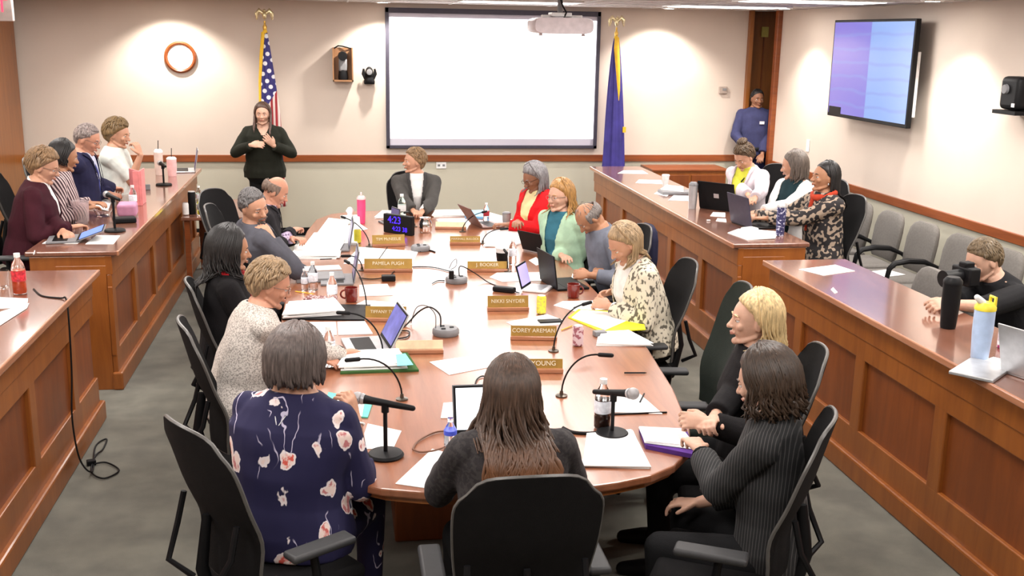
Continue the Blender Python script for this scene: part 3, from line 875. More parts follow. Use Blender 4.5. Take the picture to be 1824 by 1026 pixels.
    if not bald or hair == 'fringe':
        h = make_hair(hair, T, s, L0, (hairmat2(haircol[0], haircol[1], *hopt['tip']) if 'tip' in hopt else hairmat(*haircol)), abs(hash(label)) % 997 if False else sum(map(ord, label)) % 997, push, hopt); h.parent = root
    # face details
    R3 = T.to_3x3()
    g = lambda p: (T @ (V(p)*s))-L0
    for sx in (-1, 1):
        e = MB(); e.ell(g((sx*.031, .0735, .006)), (.0125*s,)*3, R3, 14, 10)
        eo = e.build('eye', mat('eye_white', (.75, .72, .7), .25), root)
        q = MB(); q.ell(g((sx*.031, .0835, .004)), (.0055*s, .003*s, .0055*s), R3, 10, 8); q.build('iris', mat('iris', (.04, .025, .015), .2), eo)
        li = MB(); li.ell(g((sx*.031, .0745, .0105)), (.0135*s, .0135*s, .0088*s), R3, 14, 10); li.build('eyelid', skin(sk), eo)
        br = MB(); br.tube([g((sx*.014, .090, .024)), g((sx*.03, .089, .0285)), g((sx*.046, .079, .0235))], [.003, .0036, .0018], 6)
        br.build('eyebrow', hairmat(*haircol), root)
    lp = MB(); lp.tube([g((-.022, .086, -.0565)), g((-.01, .0955, -.054)), g((0, .0965, -.0555)), g((.01, .0955, -.054)), g((.022, .086, -.0565))], [.002, .0042, .0044, .0042, .002], 8)
    lp.tube([g((-.019, .087, -.059)), g((0, .0955, -.0625)), g((.019, .087, -.059))], [.002, .005, .002], 8)
    lc = SKINS[sk]; lp.build('lips', mat('lips_'+sk, (lc[0]*.8, lc[1]*.55, lc[2]*.55), .4), root)
    if glasses:
        gl = MB()
        for sx in (-1, 1):
            ring = [g((sx*.031+.021*math.cos(2*math.pi*k/14), .098-.12*abs(.021*math.cos(2*math.pi*k/14)), .004+.016*math.sin(2*math.pi*k/14))) for k in range(15)]
            gl.tube(ring, .0014, 5)
            gl.tube([g((sx*.052, .094, .01)), g((sx*.078, .02, .008)), g((sx*.08, -.01, .004))], .0016, 5)
        gl.tube([g((-.01, .1, .008)), g((0, .103, .01)), g((.01, .1, .008))], .0014, 5)
        gl.build('glasses', M_BLACK if glasses == 'dark' else mat('thin_frame', (.25, .2, .18), .3, .6), root)
    if beard:
        bd = MB(); rnd = random.Random(3)
        for k in range(90):
            an = rnd.uniform(-34, 34); zz_ = rnd.uniform(-.104, -.07 if abs(an) < 22 else -.05)
            rr = .079*(1-.2*(-zz_-.04)/.06); p0 = V((math.sin(R(an))*rr*.84, math.cos(R(an))*rr*1.12+.003, zz_))
            lock(bd, [g(p0), g(p0+V((0, .002, -.008))), g(p0+V((0, .001, -.015)))], .0045)
        for k in range(24):
            x = rnd.uniform(-.025, .025); p0 = V((x, .1-.25*abs(x), -.043)); lock(bd, [g(p0), g(p0+V((x*.2, .001, -.005))), g(p0+V((x*.3, 0, -.009)))], .003)
        bd.build('beard', hairmat(*beard), root)
    if extras: extras(dict(N=N, u=u, bf=bf, sr=sr, Pp=Pp, L0=L0, root=root, info=info, s=s, T=T))
    return dict(root=root, Pp=Pp, seat=Pp.z-.12*s, f=f, N=N, info=info)
def seat_chair(p, heading, label, back=.06, src=None, group='black office chairs'):
    f = V((math.sin(R(heading)), math.cos(R(heading)), 0)); c = p['Pp']-f*back
    dz = p['seat']-.495
    if src is None: return put_chair(c.x, c.y, heading, label, max(dz, -.03) if False else dz, group)

BLACKC = cloth('black', (.007, .006, .007)); WHITEC = cloth('white', (.72, .71, .7)); CREAM = cloth('cream', srgb(225, 210, 160))
NAVY = cloth('navy', srgb(34, 34, 62)); GREY = cloth('charcoal_blazer', srgb(72, 70, 68)); GREYS = cloth('slate_suit', srgb(78, 78, 86))
UP = V((0, 0, 1))
# --- left side of the table
p = person('person in grey blazer seated at the far head of the table', (.715, 10.75, 1.235), face=180, look=258, pitch=0, lean=2,
    hands=(at(752, 377, .80), at(738, 379, .80)), sk='light', hair='short', haircol=('light_brown', srgb(140, 112, 80)), hopt=dict(vol=1.08, bangs=55, sweep=15),
    top=GREY, shirt=WHITEC, vneck=.36, vw=.05, lapel=cloth('lapel_grey', srgb(62, 60, 60)), shw=1.08, collar=WHITEC, curl=(.8, .8), s=1.04)
seat_chair(p, 175, 'black office chair of the grey-blazer woman at the far head of the table', .1)
p = person('bald man in dark suit reading a raised sheet of paper', (-.53, 8.62, 1.25), face=88, look=92, pitch=-28, lean=12, male=True,
    hands=(at(522, 425, .86), at(520, 412, .9)), sk='pink', hair='fringe', haircol=('grey_brown', srgb(120, 100, 88)), hopt=dict(top=0),
    top=cloth('dark_suit', (.02, .019, .022)), shirt=spots('plaid_shirt', srgb(190, 175, 200), srgb(110, 90, 120), 60), vneck=.3, lapel=cloth('dark_lapel', (.016, .015, .018)), collar=cloth('lilac', srgb(190, 180, 205)), curl=(.7, .7), s=1.02)
seat_chair(p, 95, 'black office chair of the bald man at the left of the table', 0)
put_chair(-.86, 9.55, 120, 'empty black office chair beside the small side table', -.04)
gw = at(492, 398, 1.17)
p = person('man in slate grey suit and grey goatee, chin resting on his hand', (-.63, 7.72, 1.27), face=70, look=136, pitch=-14, roll=-14, lean=-4, side=4, male=True,
    hands=(None, V((-.50, 7.615, 1.05))), poles=(None, V((1, .1, -.7))), palms=(UP, V((.6, -.6, .3))), hdir=(None, V((-.55, .2, .8))), sk='light', hair='crop', haircol=('salt_pepper', srgb(105, 102, 102)),
    top=GREYS, shirt=cloth('dark_grey_shirt', srgb(60, 62, 66)), vneck=.34, lapel=cloth('slate_lapel', srgb(66, 66, 74)), beard=('grey', srgb(120, 112, 108)), fat=1.15, shw=1.12, curl=(.3, .6), s=1.1)
seat_chair(p, 70, 'black office chair of the slate-suited man with the goatee', -.14)
p = person('woman with long curly black hair, black clothes and a red scarf', (-.66, 6.36, 1.23), face=80, look=78, pitch=-8, lean=3,
    hands=(None, None), sk='tan', hair='long', haircol=('black', (.012, .01, .01)), hopt=dict(len=.28, amp=.017, wob=9, n=130, vol=1.2, thick=1.0, front=62, fl=.95),
    top=BLACKC, scarf=cloth('red_scarf', srgb(150, 20, 28)), s=1.06, extras=None)
seat_chair(p, 82, 'black office chair of the woman with long black hair', -.17)
p = person('woman in pale tweed blazer with short light brown hair and glasses, hand on a laptop', (-.38, 5.5, 1.215), face=72, look=84, pitch=-20, lean=16,
    hands=(at(560, 640, .79), at(615, 630, .79)), sk='pink', hair='short', haircol=('sandy', srgb(150, 125, 95)), hopt=dict(vol=1.13, bangs=54, sweep=20),
    top=spots('pale_tweed', srgb(205, 196, 188), srgb(150, 142, 136), 130, .4, .55), shirt=BLACKC, vneck=.22, vw=.06, glasses=True, fat=1.12, curl=(.3, .25), s=1.02, vox=.005)
put_chair(-.42, 5.15, 78, 'black office chair of the woman in the pale tweed blazer')
def lanyard(d):
    N, u, bf, L0 = d['N'], d['u'], d['bf'], d['L0']; sr = d['sr']; Pp = d['Pp']
    mb = MB(); q = N-bf*.095-L0
    mb.tube([q+sr*.05-u*.0+bf*.02, q-u*.07-bf*.035+sr*.012, q-u*.13-bf*.05-sr*.02], .0022, 5)
    mb.tube([q-sr*.05-u*.0+bf*.02, q-u*.07-bf*.035-sr*.012, q-u*.13-bf*.05+sr*.012], .0022, 5)
    mb.build('back_tie', mat('white_cord', (.7, .7, .72), .6), d['root'])
    b = MB(); c = at(617, 895, .66)-L0
    rot = Z(R(-20)) @ Matrix.Rotation(R(18), 3, 'X')
    b.box(c, (.045, .006, .075), rot); b.build('name_badge', mat('badge_card', (.55, .56, .62), .4), d['root'])
    S, El, W_, fd = d['info'][1]
    c = W_-fd*.02-L0; a1 = fd.orthogonal().normalized(); a2 = fd.cross(a1)
    MB().tube([c+a1*math.cos(k*.5236)*.032+a2*math.sin(k*.5236)*.032 for k in range(13)], .005, 6).build('bracelet', M_WHITEP, d['root'])
p = person('woman in navy floral dress with grey-brown bob, seen from behind', (-.185, 4.12, 1.225), face=24, look=38, pitch=-6, lean=7,
    hands=(None, at(634, 748, .95)), poles=(None, V((.45, .45, -1.3))), palms=(UP, V((.7, -.5, .2))), hdir=(None, V((-.28, -.02, .95))), sk='light', hair='bob', haircol=('grey_brown_bob', srgb(98, 86, 82)),
    hopt=dict(len=.07, vol=1.22, n=90, thick=1.35, amp=.004, front=70), top=floral(), sleeve=.7, pants=floral(), fat=1.3, shw=1.12, curl=(.3, .9), s=1.06, vox=.005, extras=lanyard, disp=.003)
c_ = at(430, 915, .55)
put_chair(-.28, 3.87, 56, 'black office chair with tall curved back behind the woman in the floral dress', 0)
# --- near end
p = person('woman with long wavy auburn-brown hair seen from behind at the near end', (.605, 3.72, 1.20), face=0, look=2, pitch=-12, lean=8,
    hands=(V((.42, 4.08, .79)), V((.82, 4.1, .79))), sk='light', hair='long', haircol=('auburn', srgb(78, 58, 46)), hopt=dict(len=.36, vol=1.12, n=170, amp=.022, wob=8, thick=1.1, front=66, spread=.1, brk=.14, tip=(srgb(140, 88, 50), 1.08, .86)),
    top=spots('black_sweater', (.02, .016, .018), (.035, .03, .03), 60), fat=1.1, shw=1.05, s=1.03, vox=.005)
put_chair(p['Pp'].x-.02, p['Pp'].y-.12, 0, 'black office chair of the auburn-haired woman at the near end of the table', -.02)
def bracelet(d):
    S, El, W_, fd = d['info'][0]
    c = W_-fd*.035-d['L0']; a1 = fd.orthogonal().normalized(); a2 = fd.cross(a1)
    MB().tube([c+a1*math.cos(k*.5236)*.034+a2*math.sin(k*.5236)*.034 for k in range(13)], .008, 6).build('bracelet', M_BLACK, d['root'])
p = person('woman with dark curly bob and black ribbed top at the near right', (1.60, 3.74, 1.20), face=305, look=312, pitch=-16, lean=4,
    hands=(at(1245, 800, .84), at(1245, 895, .62)), poles=(V((-.3, -.8, -1)), V((.5, -.6, -.6))), sk='pale', hair='bob', haircol=('dark_brown', srgb(58, 42, 30)), hopt=dict(len=.12, vol=1.26, n=130, thick=1.15, amp=.016, wob=9, front=70, spread=.02),
    top=stripes('ribbed_black', (.01, .01, .011), (.06, .056, .056), 26, 'X', (0, 0, .6), .8, .95), sleeve=.9, fat=.93, curl=(.8, .5), s=1.03, vox=.005, extras=bracelet)
put_chair(1.45, 3.66, 298, 'black office chair of the woman in the ribbed black top at the near right', 0)
p = person('woman with long wavy blonde hair in a black top, in profile', (1.86, 4.52, 1.235), face=285, look=278, pitch=0, lean=0,
    hands=(at(1262, 752, .86), at(1260, 765, .84)), palms=(V((0, -.6, .6)), V((0, .4, .8))), sk='pale', hair='long', haircol=('blonde', srgb(205, 178, 130)), hopt=dict(len=.27, vol=1.14, n=125, amp=.02, wob=8, thick=.95, front=90, fwd=-.01),
    top=BLACKC, sleeve=.95, curl=(.9, .9), s=1.05, vox=.005)
put_chair(1.77, 4.42, 285, 'black office chair of the blonde woman at the right of the table', 0)
# --- right side of the table
p = person('woman in red cardigan and cream top with long grey hair', (1.73, 9.6, 1.215), face=240, look=245, pitch=-24, lean=6,
    hands=(at(905, 400, .82), at(922, 395, .85)), sk='mid', hair='long', haircol=('silver', srgb(125, 122, 124)), hopt=dict(len=.16, vol=1.2, n=95, amp=.008, wob=4, thick=1.2),
    top=cloth('red_cardigan', srgb(200, 22, 28)), shirt=CREAM, vneck=.42, vw=.07, glasses='dark', fat=1.25, curl=(.6, .6), s=1.04)
seat_chair(p, 250, 'black office chair of the woman in the red cardigan', -.08)
p = person('woman in mint green cardigan and teal top with long reddish blonde hair', (1.72, 8.34, 1.235), face=232, look=238, pitch=-4, lean=3,
    hands=(at(985, 440, .79), at(1000, 455, .79)), sk='pale', hair='long', haircol=('strawberry_blonde', srgb(172, 128, 72)), hopt=dict(len=.17, vol=1.16, n=100, amp=.013, wob=8, thick=1.0, front=84, spread=.03, vbase=.018),
    top=cloth('mint_cardigan', srgb(168, 200, 172)), shirt=cloth('teal_top', srgb(52, 104, 122)), vneck=.5, vw=.055, glasses=True, s=1.03)
seat_chair(p, 245, 'black office chair of the woman in the mint green cardigan', -.1)
p = person('balding man in blue-grey sweater bending over his clasped hands', (1.80, 7.62, 1.185), face=262, look=262, pitch=-48, lean=22, male=True,
    hands=(at(1050, 490, .80), at(1062, 482, .80)), palms=(V((-.2, -.7, .6)), V((-.2, .7, .6))), sk='tan', hair='fringe', haircol=('grey', srgb(95, 88, 86)),
    top=cloth('blue_grey_sweater', srgb(104, 108, 120)), sleeve=.9, fat=1.1, curl=(1, 1), s=1.04)
seat_chair(p, 265, 'black office chair of the balding man in the blue-grey sweater', -.2)
tex_card = spots('cream_speckled_knit', srgb(214, 205, 185), srgb(96, 90, 78), 42, .40, .47, (1, 1, .7), 1)
p = person('woman in cream speckled cardigan with long light brown hair', (1.76, 6.46, 1.215), face=262, look=258, pitch=-34, lean=14,
    hands=(at(1085, 545, .82), at(1092, 520, .83)), palms=(V((0, -.7, .6)), V((0, .7, .7))), sk='light', hair='long', haircol=('dark_blonde', srgb(160, 134, 100)), hopt=dict(len=.2, vol=1.06, n=95, amp=.006, wob=3, front=92, vbase=.04),
    top=tex_card, shirt=cloth('white_tee', (.75, .73, .7)), vneck=.5, vw=.06, fat=1.1, curl=(.9, .9), s=1.05, vox=.005)
seat_chair(p, 270, 'tall black office chair of the woman in the cream speckled cardigan', -.1)
# empty tall chair
chairG.location = (1.78, 5.36, -.04); chairG.rotation_euler = (0, 0, -R(278))
# --- left desk
DZ = 1.003
p = person('woman in maroon jacket with white collar at the left desk', (-2.17, 8.28, 1.49), face=84, look=90, pitch=-20, lean=10,
    hands=(at(112, 412, 1.05), at(125, 405, 1.05)), sk='light', hair='short', haircol=('sandy_brown', srgb(140, 110, 78)), hopt=dict(vol=1.15, bangs=58, sweep=15),
    top=cloth('maroon_jacket', srgb(58, 20, 30)), shirt=WHITEC, vneck=.34, vw=.06, collar=WHITEC, glasses=True, fat=1.2, curl=(.6, .6), s=1.04)
seat_chair(p, 88, 'black office chair of the woman in the maroon jacket at the left desk')
p = person('woman in striped blouse with black bobbed hair turned away at the left desk', (-2.16, 8.85, 1.5), face=80, look=62, pitch=-14, lean=8,
    hands=(at(160, 362, 1.1), at(150, 372, 1.1)), sk='tan', hair='bob', haircol=('black', (.012, .01, .01)), hopt=dict(len=.06, vol=1.1),
    top=stripes('striped_blouse', srgb(60, 36, 44), srgb(205, 185, 185), 15, 'DIAGONAL', (.4, 0, .3)), shw=1.05, s=1.0)
seat_chair(p, 85, 'black office chair of the woman in the striped blouse')
p = person('man in navy suit and blue tie with grey hair at the left desk', (-2.15, 9.62, 1.56), face=92, look=98, pitch=-22, lean=4, male=True,
    hands=(at(195, 345, 1.08), at(203, 338, 1.08)), sk='pink', hair='crop', haircol=('grey_crop', srgb(135, 122, 118)), top=NAVY, shirt=cloth('pale_blue_shirt', srgb(190, 195, 215)),
    vneck=.36, vw=.07, lapel=cloth('navy_lapel', srgb(28, 28, 54)), collar=cloth('pale_blue_collar', srgb(200, 205, 220)), tie=cloth('blue_tie', srgb(52, 60, 130)), glasses=True, curl=(.6, .6), s=1.06)
seat_chair(p, 92, 'black office chair of the man in the navy suit')
p = person('woman in white short-sleeved top with her hand at her mouth', (-2.02, 10.25, 1.545), face=100, look=105, pitch=-12, lean=6,
    hands=(at(235, 318, 1.05), V((-1.82, 10.18, 1.365))), poles=(None, V((.4, .3, -1))), palms=(UP, V((.8, -.4, .1))), hdir=(None, V((-.3, .05, .9))), sk='light', hair='short', haircol=('olive_brown', srgb(120, 96, 62)), hopt=dict(vol=1.22),
    top=cloth('white_top', (.66, .7, .66)), sleeve=.42, curl=(.4, .9), fat=1.1, s=1.05)
seat_chair(p, 98, 'black office chair of the woman in the white short-sleeved top')
# --- signer
p = person('standing woman in black signing with both hands before the flag', (-.875, 12.42, 1.57), face=178, look=184, pitch=-2, lean=0, stand=True,
    hands=(V((-.75, 12.2, 1.24)), V((-1.0, 12.18, 1.25))), poles=(V((.8, .1, -.8)), V((-.8, .1, -.8))), palms=(V((.2, -.9, -.1)), V((-.1, -.7, .5))), hdir=(V((-.5, -.2, .6)), V((.9, -.2, .1))), sk='pale', hair='long', haircol=('brown', srgb(82, 60, 50)), hopt=dict(len=.24, vol=1.08, n=110, front=70, fwd=.07, thick=.9),
    vneck=.09, vw=.05, top=cloth('black_blouse', (.014, .015, .01)), fat=1.22, shw=1.02, curl=(.15, .25), s=1.0)
# --- right desk
def lany2(d):
    N, u, bf, sr, L0 = d['N'], d['u'], d['bf'], d['sr'], d['L0']
    mb = MB(); mb.tube([N+sr*.06-L0, N-u*.1+bf*.14+sr*.03-L0, N-u*.25+bf*.15-L0, N-u*.1+bf*.14-sr*.03-L0, N-sr*.06-L0], .006, 6)
    mb.build('lanyard', M_BLACK, d['root'])
p = person('woman in pale lilac blazer and yellow-green top at the right desk', (3.70, 9.5, 1.42), face=236, look=240, pitch=-34, lean=6,
    hands=(at(1338, 372, 1.06), at(1345, 365, 1.06)), sk='light', hair='updo', haircol=('brown_updo', srgb(82, 62, 40)), hopt=dict(vol=1.08),
    top=cloth('lilac_blazer', srgb(206, 196, 202)), shirt=cloth('yellow_green_top', srgb(200, 200, 70)), vneck=.42, vw=.06, lapel=cloth('lilac_lapel', srgb(198, 188, 196)), extras=lany2, s=1.0)
seat_chair(p, 245, 'black office chair of the woman in the lilac blazer')
p = person('woman in white cardigan with grey-brown hair turned away at the right desk', (3.93, 8.9, 1.41), face=250, look=306, pitch=-12, lean=4,
    hands=(at(1355, 378, 1.06), at(1368, 372, 1.06)), sk='light', hair='long', haircol=('ash_brown', srgb(98, 86, 78)), hopt=dict(len=.13, vol=1.1, thick=1.2, vbase=.04),
    top=cloth('white_cardigan', srgb(215, 212, 210)), shirt=cloth('dark_teal', srgb(30, 52, 58)), vneck=.5, vw=.06, curl=(.7, .7), s=1.02)
seat_chair(p, 255, 'black office chair of the woman in the white cardigan')
def earring(d):
    T = d['T']; MB().ell((T @ V((-.082, 0, -.045)))-d['L0'], (.006, .006, .009)).build('earring', M_SILVER, d['root'])
p = person('woman in black and beige houndstooth jacket with rust scarf', (3.86, 8.12, 1.41), face=262, look=268, pitch=4, lean=2,
    hands=(at(1352, 392, 1.06), at(1345, 385, 1.06)), sk='tan', hair='long', haircol=('black', (.012, .01, .01)), hopt=dict(len=.24, vol=1.04, amp=.004, wob=2, front=88),
    top=spots('houndstooth', srgb(34, 30, 32), srgb(160, 142, 125), 34, .44, .47, (1, 1, 1), 0), scarf=cloth('rust_scarf', srgb(175, 62, 40)), extras=earring, curl=(.4, .4), s=1.03)
seat_chair(p, 268, 'tall black office chair of the woman in the houndstooth jacket', -.08)
p = person('photographer in black shirt bending over the right desk behind a black camera', (3.77, 5.72, 1.23), face=265, look=268, pitch=-22, lean=32, male=True,
    hands=(V((3.28, 5.35, 1.06)), at(1672, 540, 1.03)), palms=(V((.2, -.5, .8)), UP), sk='pale', hair='crop', haircol=('dark_blonde_crop', srgb(110, 92, 68)), hopt=dict(vol=1.06),
    top=cloth('black_shirt', (.012, .012, .014)), sleeve=.6, curl=(.7, .3), s=1.05, vox=.005)
CAMP = V((3.60, 5.62, 1.33))
put_chair(p['Pp'].x+.1, p['Pp'].y, 270, 'black office chair of the photographer at the right desk', 0)
def badge(d):
    N, u, bf, sr, L0 = d['N'], d['u'], d['bf'], d['sr'], d['L0']
    q = N-u*.16+bf*.15+sr*-.07-L0
    MB().box(q, (.06, .012, .035)).build('chest_badge', M_WHITEP, d['root'], smooth=False)
    MB().tube([d['Pp']+sr*.2*math.cos(k*.5236)+bf*.16*math.sin(k*.5236)+u*.03-L0 for k in range(13)], .025, 6, flat=.5, ref=u).build('belt', M_BLACK, d['root'])
p = person('officer in blue uniform shirt standing in the wooden doorway', (5.27, 13.2, 1.74), face=195, look=180, pitch=-4, lean=0, stand=True, male=True,
    hands=(V((5.3, 13.0, 1.0)), V((5.08, 13.0, 1.15))), poles=(V((.1, .3, -.8)), V((-.6, .3, -.7))), sk='mid', hair='crop', haircol=('black', (.012, .01, .01)), top=cloth('officer_blue', srgb(56, 58, 92)), pants=cloth('officer_trousers', srgb(30, 30, 60)), sleeve=.95, extras=badge, s=1.0)
# ------------------------------------------------------------------ guest chairs along the right wall
gc = None
GY = [(4.82, 11.65, 'farthest one, beside the wooden doorway'), (4.82, 11.05, 'second from the doorway'), (4.82, 10.45, 'third from the doorway, behind the standing black chair'), (4.82, 9.8, 'fourth from the doorway'), (4.82, 9.2, 'fifth from the doorway, below the television'), (4.82, 8.6, 'sixth from the doorway, papers on the seat'), (4.82, 8.0, 'seventh from the doorway'), (4.82, 7.4, 'beside the head of the photographer'), (4.82, 6.8, 'just behind the photographer')]
for (x, y, lb) in GY:
    l = 'grey guest chair by the right wall, '+lb
    if gc is None: gc = guest_chair(l); gc.location = (x, y, 0); gc.rotation_euler = (0, 0, R(90))
    else: dup(gc, (x, y, 0), R(90), l, 'grey guest chairs')
dup(gc, (4.15, 11.35, 0), R(100), 'grey guest chair tucked behind the far end of the back right desk', 'grey guest chairs')
dup(gc, (3.62, 6.42, .08), R(85), 'grey guest chair pushed up behind the front right desk', 'grey guest chairs')
dup(gc, (3.42, 5.75-.05, .0), R(88), 'low grey guest chair behind the black bottle on the front right desk', 'grey guest chairs')

# ------------------------------------------------------------------ small flat things
WT, WD = .75, 1.0025
EPS = {}
def paper(px, z, label, m=M_PAPER, th=.002, name='paper_sheet', cat='paper', dz=0, group=None):
    P = [at(a, b, z+dz+.001) for a, b in px]
    c = sum(P, V())/len(P); zz_ = z+dz
    o = MB().prism([(q.x-c.x, q.y-c.y) for q in P], 0, th).build(name, m, smooth=False, loc=(c.x, c.y, zz_+.0008))
    return tag(o, label, cat, group)
def stack(px, z, label, n=4, th=.018, m=M_PAPER, name='paper_stack', jit=.012, dz=0, cat='papers'):
    P = [at(a, b, z+dz) for a, b in px]; c = sum(P, V())/len(P); mb = MB(); rnd = random.Random(len(label))
    for k in range(n):
        rot = Z(rnd.uniform(-.07, .07)); off = V((rnd.uniform(-jit, jit), rnd.uniform(-jit, jit), 0))
        q = [rot @ V((p.x-c.x, p.y-c.y, 0))+off for p in P]
        mb.prism([(v.x, v.y) for v in q], th*k/n, th*(k+.8)/n)
    o = mb.build(name, m, smooth=False, loc=(c.x, c.y, z+dz+.0008)); return tag(o, label, cat)
WH = WT
stack([(548, 438), (560, 418), (636, 416), (640, 436)], WT, 'white papers beside the bald man on the table', 3, .02)
stack([(518, 462), (528, 440), (608, 438), (602, 461)], WT, 'stack of white sheets in front of the man with the goatee', 4, .03)
paper([(600, 405), (640, 398), (655, 408), (612, 418)], WT, 'white sheet beside the pink bottle')
paper([(612, 470), (640, 440), (745, 448), (735, 470)], WT, 'wide white sheet in the left middle of the table near the adapter')
paper([(640, 528), (640, 508), (690, 506), (700, 526)], WT, 'white sheet right of the maroon mug on the left', name='paper_sheet')
paper([(606, 556), (650, 535), (720, 540), (705, 552)], WT, 'white sheet behind the left brass nameplate with long lettering')
b = stack([(505, 568), (515, 545), (598, 540), (610, 562)], WT, 'thick ring binder of white papers left of the water bottle', 4, .035, dz=.012)
o = MB(); P = [at(a, b_, WT) for a, b_ in [(502, 570), (513, 544), (660, 545), (655, 572)]]; c = sum(P, V())/4
o.prism([(q.x-c.x, q.y-c.y) for q in P], 0, .01); tag(o.build('binder_cover', M_BLACK, smooth=False, loc=(c.x, c.y, WT+.0005)), 'black open binder cover lying under the thick papers on the left', 'binder')
paper([(500, 598), (520, 575), (598, 574), (600, 597)], WT, 'left white sheet of the pair near the tweed blazer', th=.004)
paper([(603, 597), (601, 574), (650, 573), (664, 595)], WT, 'right white sheet of the pair near the tweed blazer', th=.004)
st = stack([(607, 660), (620, 634), (712, 629), (726, 655)], WT, 'thick pile of white papers on green binder in front of the floral dress', 4, .03, dz=.013)
P = [at(a, b_, WT) for a, b_ in [(606, 667), (618, 634), (725, 630), (746, 662)]]; c = sum(P, V())/4
tag(MB().prism([(q.x-c.x, q.y-c.y) for q in P], 0, .011).build('green_binder', cloth('dark_green_binder', srgb(60, 95, 50)), smooth=False, loc=(c.x, c.y, WT+.0005)), 'dark green binder lying under the thick pile of papers', 'binder')
paper([(708, 652), (705, 632), (722, 630), (736, 650)], WT, 'light blue divider sheet on the green binder', mat('aqua_paper', srgb(120, 215, 235), .7), dz=.046)
paper([(765, 645), (848, 633), (884, 652), (800, 668)], WT, 'white sheet lying alone left of the auburn hair')
paper([(572, 740), (585, 700), (665, 715), (655, 745)], WT, 'teal folder beside the hand of the woman in the floral dress', mat('teal_folder', srgb(90, 190, 170), .5), th=.006, name='teal_folder', cat='folder')
paper([(590, 735), (600, 705), (650, 712), (645, 742)], WT, 'white sheet on the teal folder', dz=.0075)
paper([(640, 800), (655, 755), (715, 768), (700, 800)], WT, 'white sheet between floral dress and microphone base')
paper([(704, 862), (770, 800), (815, 812), (772, 872)], WT, 'white sheet left of the auburn-haired woman')
paper([(785, 745), (790, 718), (822, 716), (822, 745)], WT, 'small white sheet left of the laptop screen')
# centre right
paper([(1090, 735), (1095, 701), (1140, 703), (1180, 738)], WT, 'white sheet with dark edge behind the cola bottle', th=.004)
p_ = MB().prism([(-.16, -.004), (.16, -.004), (.16, .004), (-.16, .004)], 0, .007).build('folder_edge', M_BLACK, smooth=False); q = at(1130, 738, WT); p_.location = (q.x, q.y, WT+.0005); tag(p_, 'thin black ruler along the sheet behind the cola bottle', 'edging')  # black strip standing for the dark edge of the sheet
stack([(1038, 833), (1046, 775), (1125, 768), (1160, 835)], WT, 'big white paper pile with binder clip in front of the auburn-haired woman', 3, .012, jit=.006)
st = stack([(1150, 790), (1138, 764), (1215, 768), (1240, 800)], WT, 'white papers on the purple folder at the right corner of the table', 3, .012, dz=.022, jit=.004)
P = [at(a, b_, WT) for a, b_ in [(1150, 800), (1138, 768), (1222, 770), (1238, 818)]]; c = sum(P, V())/4
tag(MB().prism([(q.x-c.x, q.y-c.y) for q in P], 0, .02).build('purple_folder', cloth('purple', srgb(86, 50, 130)), smooth=False, loc=(c.x, c.y, WT+.0005)), 'purple ring folder under papers at the right corner of the table', 'folder')
stack([(1062, 616), (1070, 596), (1120, 594), (1160, 618)], WT, 'white papers at the table edge below the yellow folder', 4, .02)
paper([(1012, 566), (1030, 552), (1100, 556), (1146, 574), (1150, 588), (1072, 592)], WT, 'bright yellow folder in front of the speckled cardigan', M_YEL, th=.006, name='yellow_folder', cat='folder')
paper([(1018, 566), (1035, 552), (1085, 556), (1120, 570), (1078, 588)], WT, 'white sheet lying on the yellow folder', dz=.0075)
paper([(986, 544), (1002, 537), (1075, 535), (1098, 549), (1030, 556)], WT, 'white sheets under the hands of the speckled cardigan', dz=.0)
paper([(902, 574), (975, 560), (1002, 570), (1000, 578), (920, 584)], WT, 'white sheet behind the brass nameplate nearest the silver can')
paper([(872, 494), (885, 486), (975, 485), (985, 500), (895, 502)], WT, 'white sheets left of the open lavender screen')
paper([(942, 464), (955, 458), (965, 470), (955, 473)], WT, 'small white note between bottle and black laptop')
paper([(1017, 497), (1020, 487), (1035, 487), (1047, 498)], WT, 'white sheet right of the black laptop')
stack([(862, 440), (872, 415), (925, 412), (935, 432), (912, 440)], WT, 'spread of white papers in front of the red cardigan', 3, .015)
stack([(770, 387), (775, 377), (828, 376), (835, 386)], WT, 'white papers right of the woman at the head of the table', 3, .02, jit=.006)
paper([(828, 388), (830, 378), (862, 377), (862, 390)], WT, 'light blue folder beside the brown laptop at the far end', mat('sky_folder', srgb(120, 185, 230), .5), th=.02, name='blue_folder', cat='folder', dz=.001)
stack([(668, 390), (680, 378), (722, 378), (718, 389)], WT, 'white papers left of the woman at the head of the table', 3, .02, jit=.006)
# right desks
paper([(1100, 309), (1110, 304), (1145, 304), (1155, 310)], WD, 'white sheet at the far end of the back right desk')
paper([(1132, 326), (1138, 320), (1178, 321), (1180, 328)], WD, 'white sheet in front of the paper cup on the back right desk')
paper([(1165, 345), (1175, 339), (1195, 344), (1188, 350)], WD, 'small white sheet left of the black tray')
paper([(1190, 357), (1200, 348), (1228, 349), (1228, 358)], WD, 'white sheet below the black tray on the back right desk')
MBt = MB(); MBt.box((0, 0, .015), (.33, .2, .03)); tt = MBt.build('document_tray', M_GREYP, smooth=False, bevel=.006); q = at(1205, 345, WD); tt.location = (q.x, q.y, WD+.0005); tag(tt, 'dark grey document tray on the back right desk behind the steel tumbler', 'tray')
stack([(1175, 338), (1185, 331), (1215, 334), (1215, 342)], WD, 'white papers lying in the dark grey tray', 2, .01, dz=.031)
paper([(1265, 385), (1270, 378), (1292, 379), (1292, 387)], WD, 'upper small white sheet between the two dark laptops')
paper([(1275, 394), (1278, 389), (1293, 390), (1294, 396)], WD, 'lower small white sheet between the two dark laptops')
stack([(1298, 415), (1320, 408), (1384, 414), (1378, 426), (1330, 428)], WD, 'white papers at the near corner of the back right desk', 2, .008)
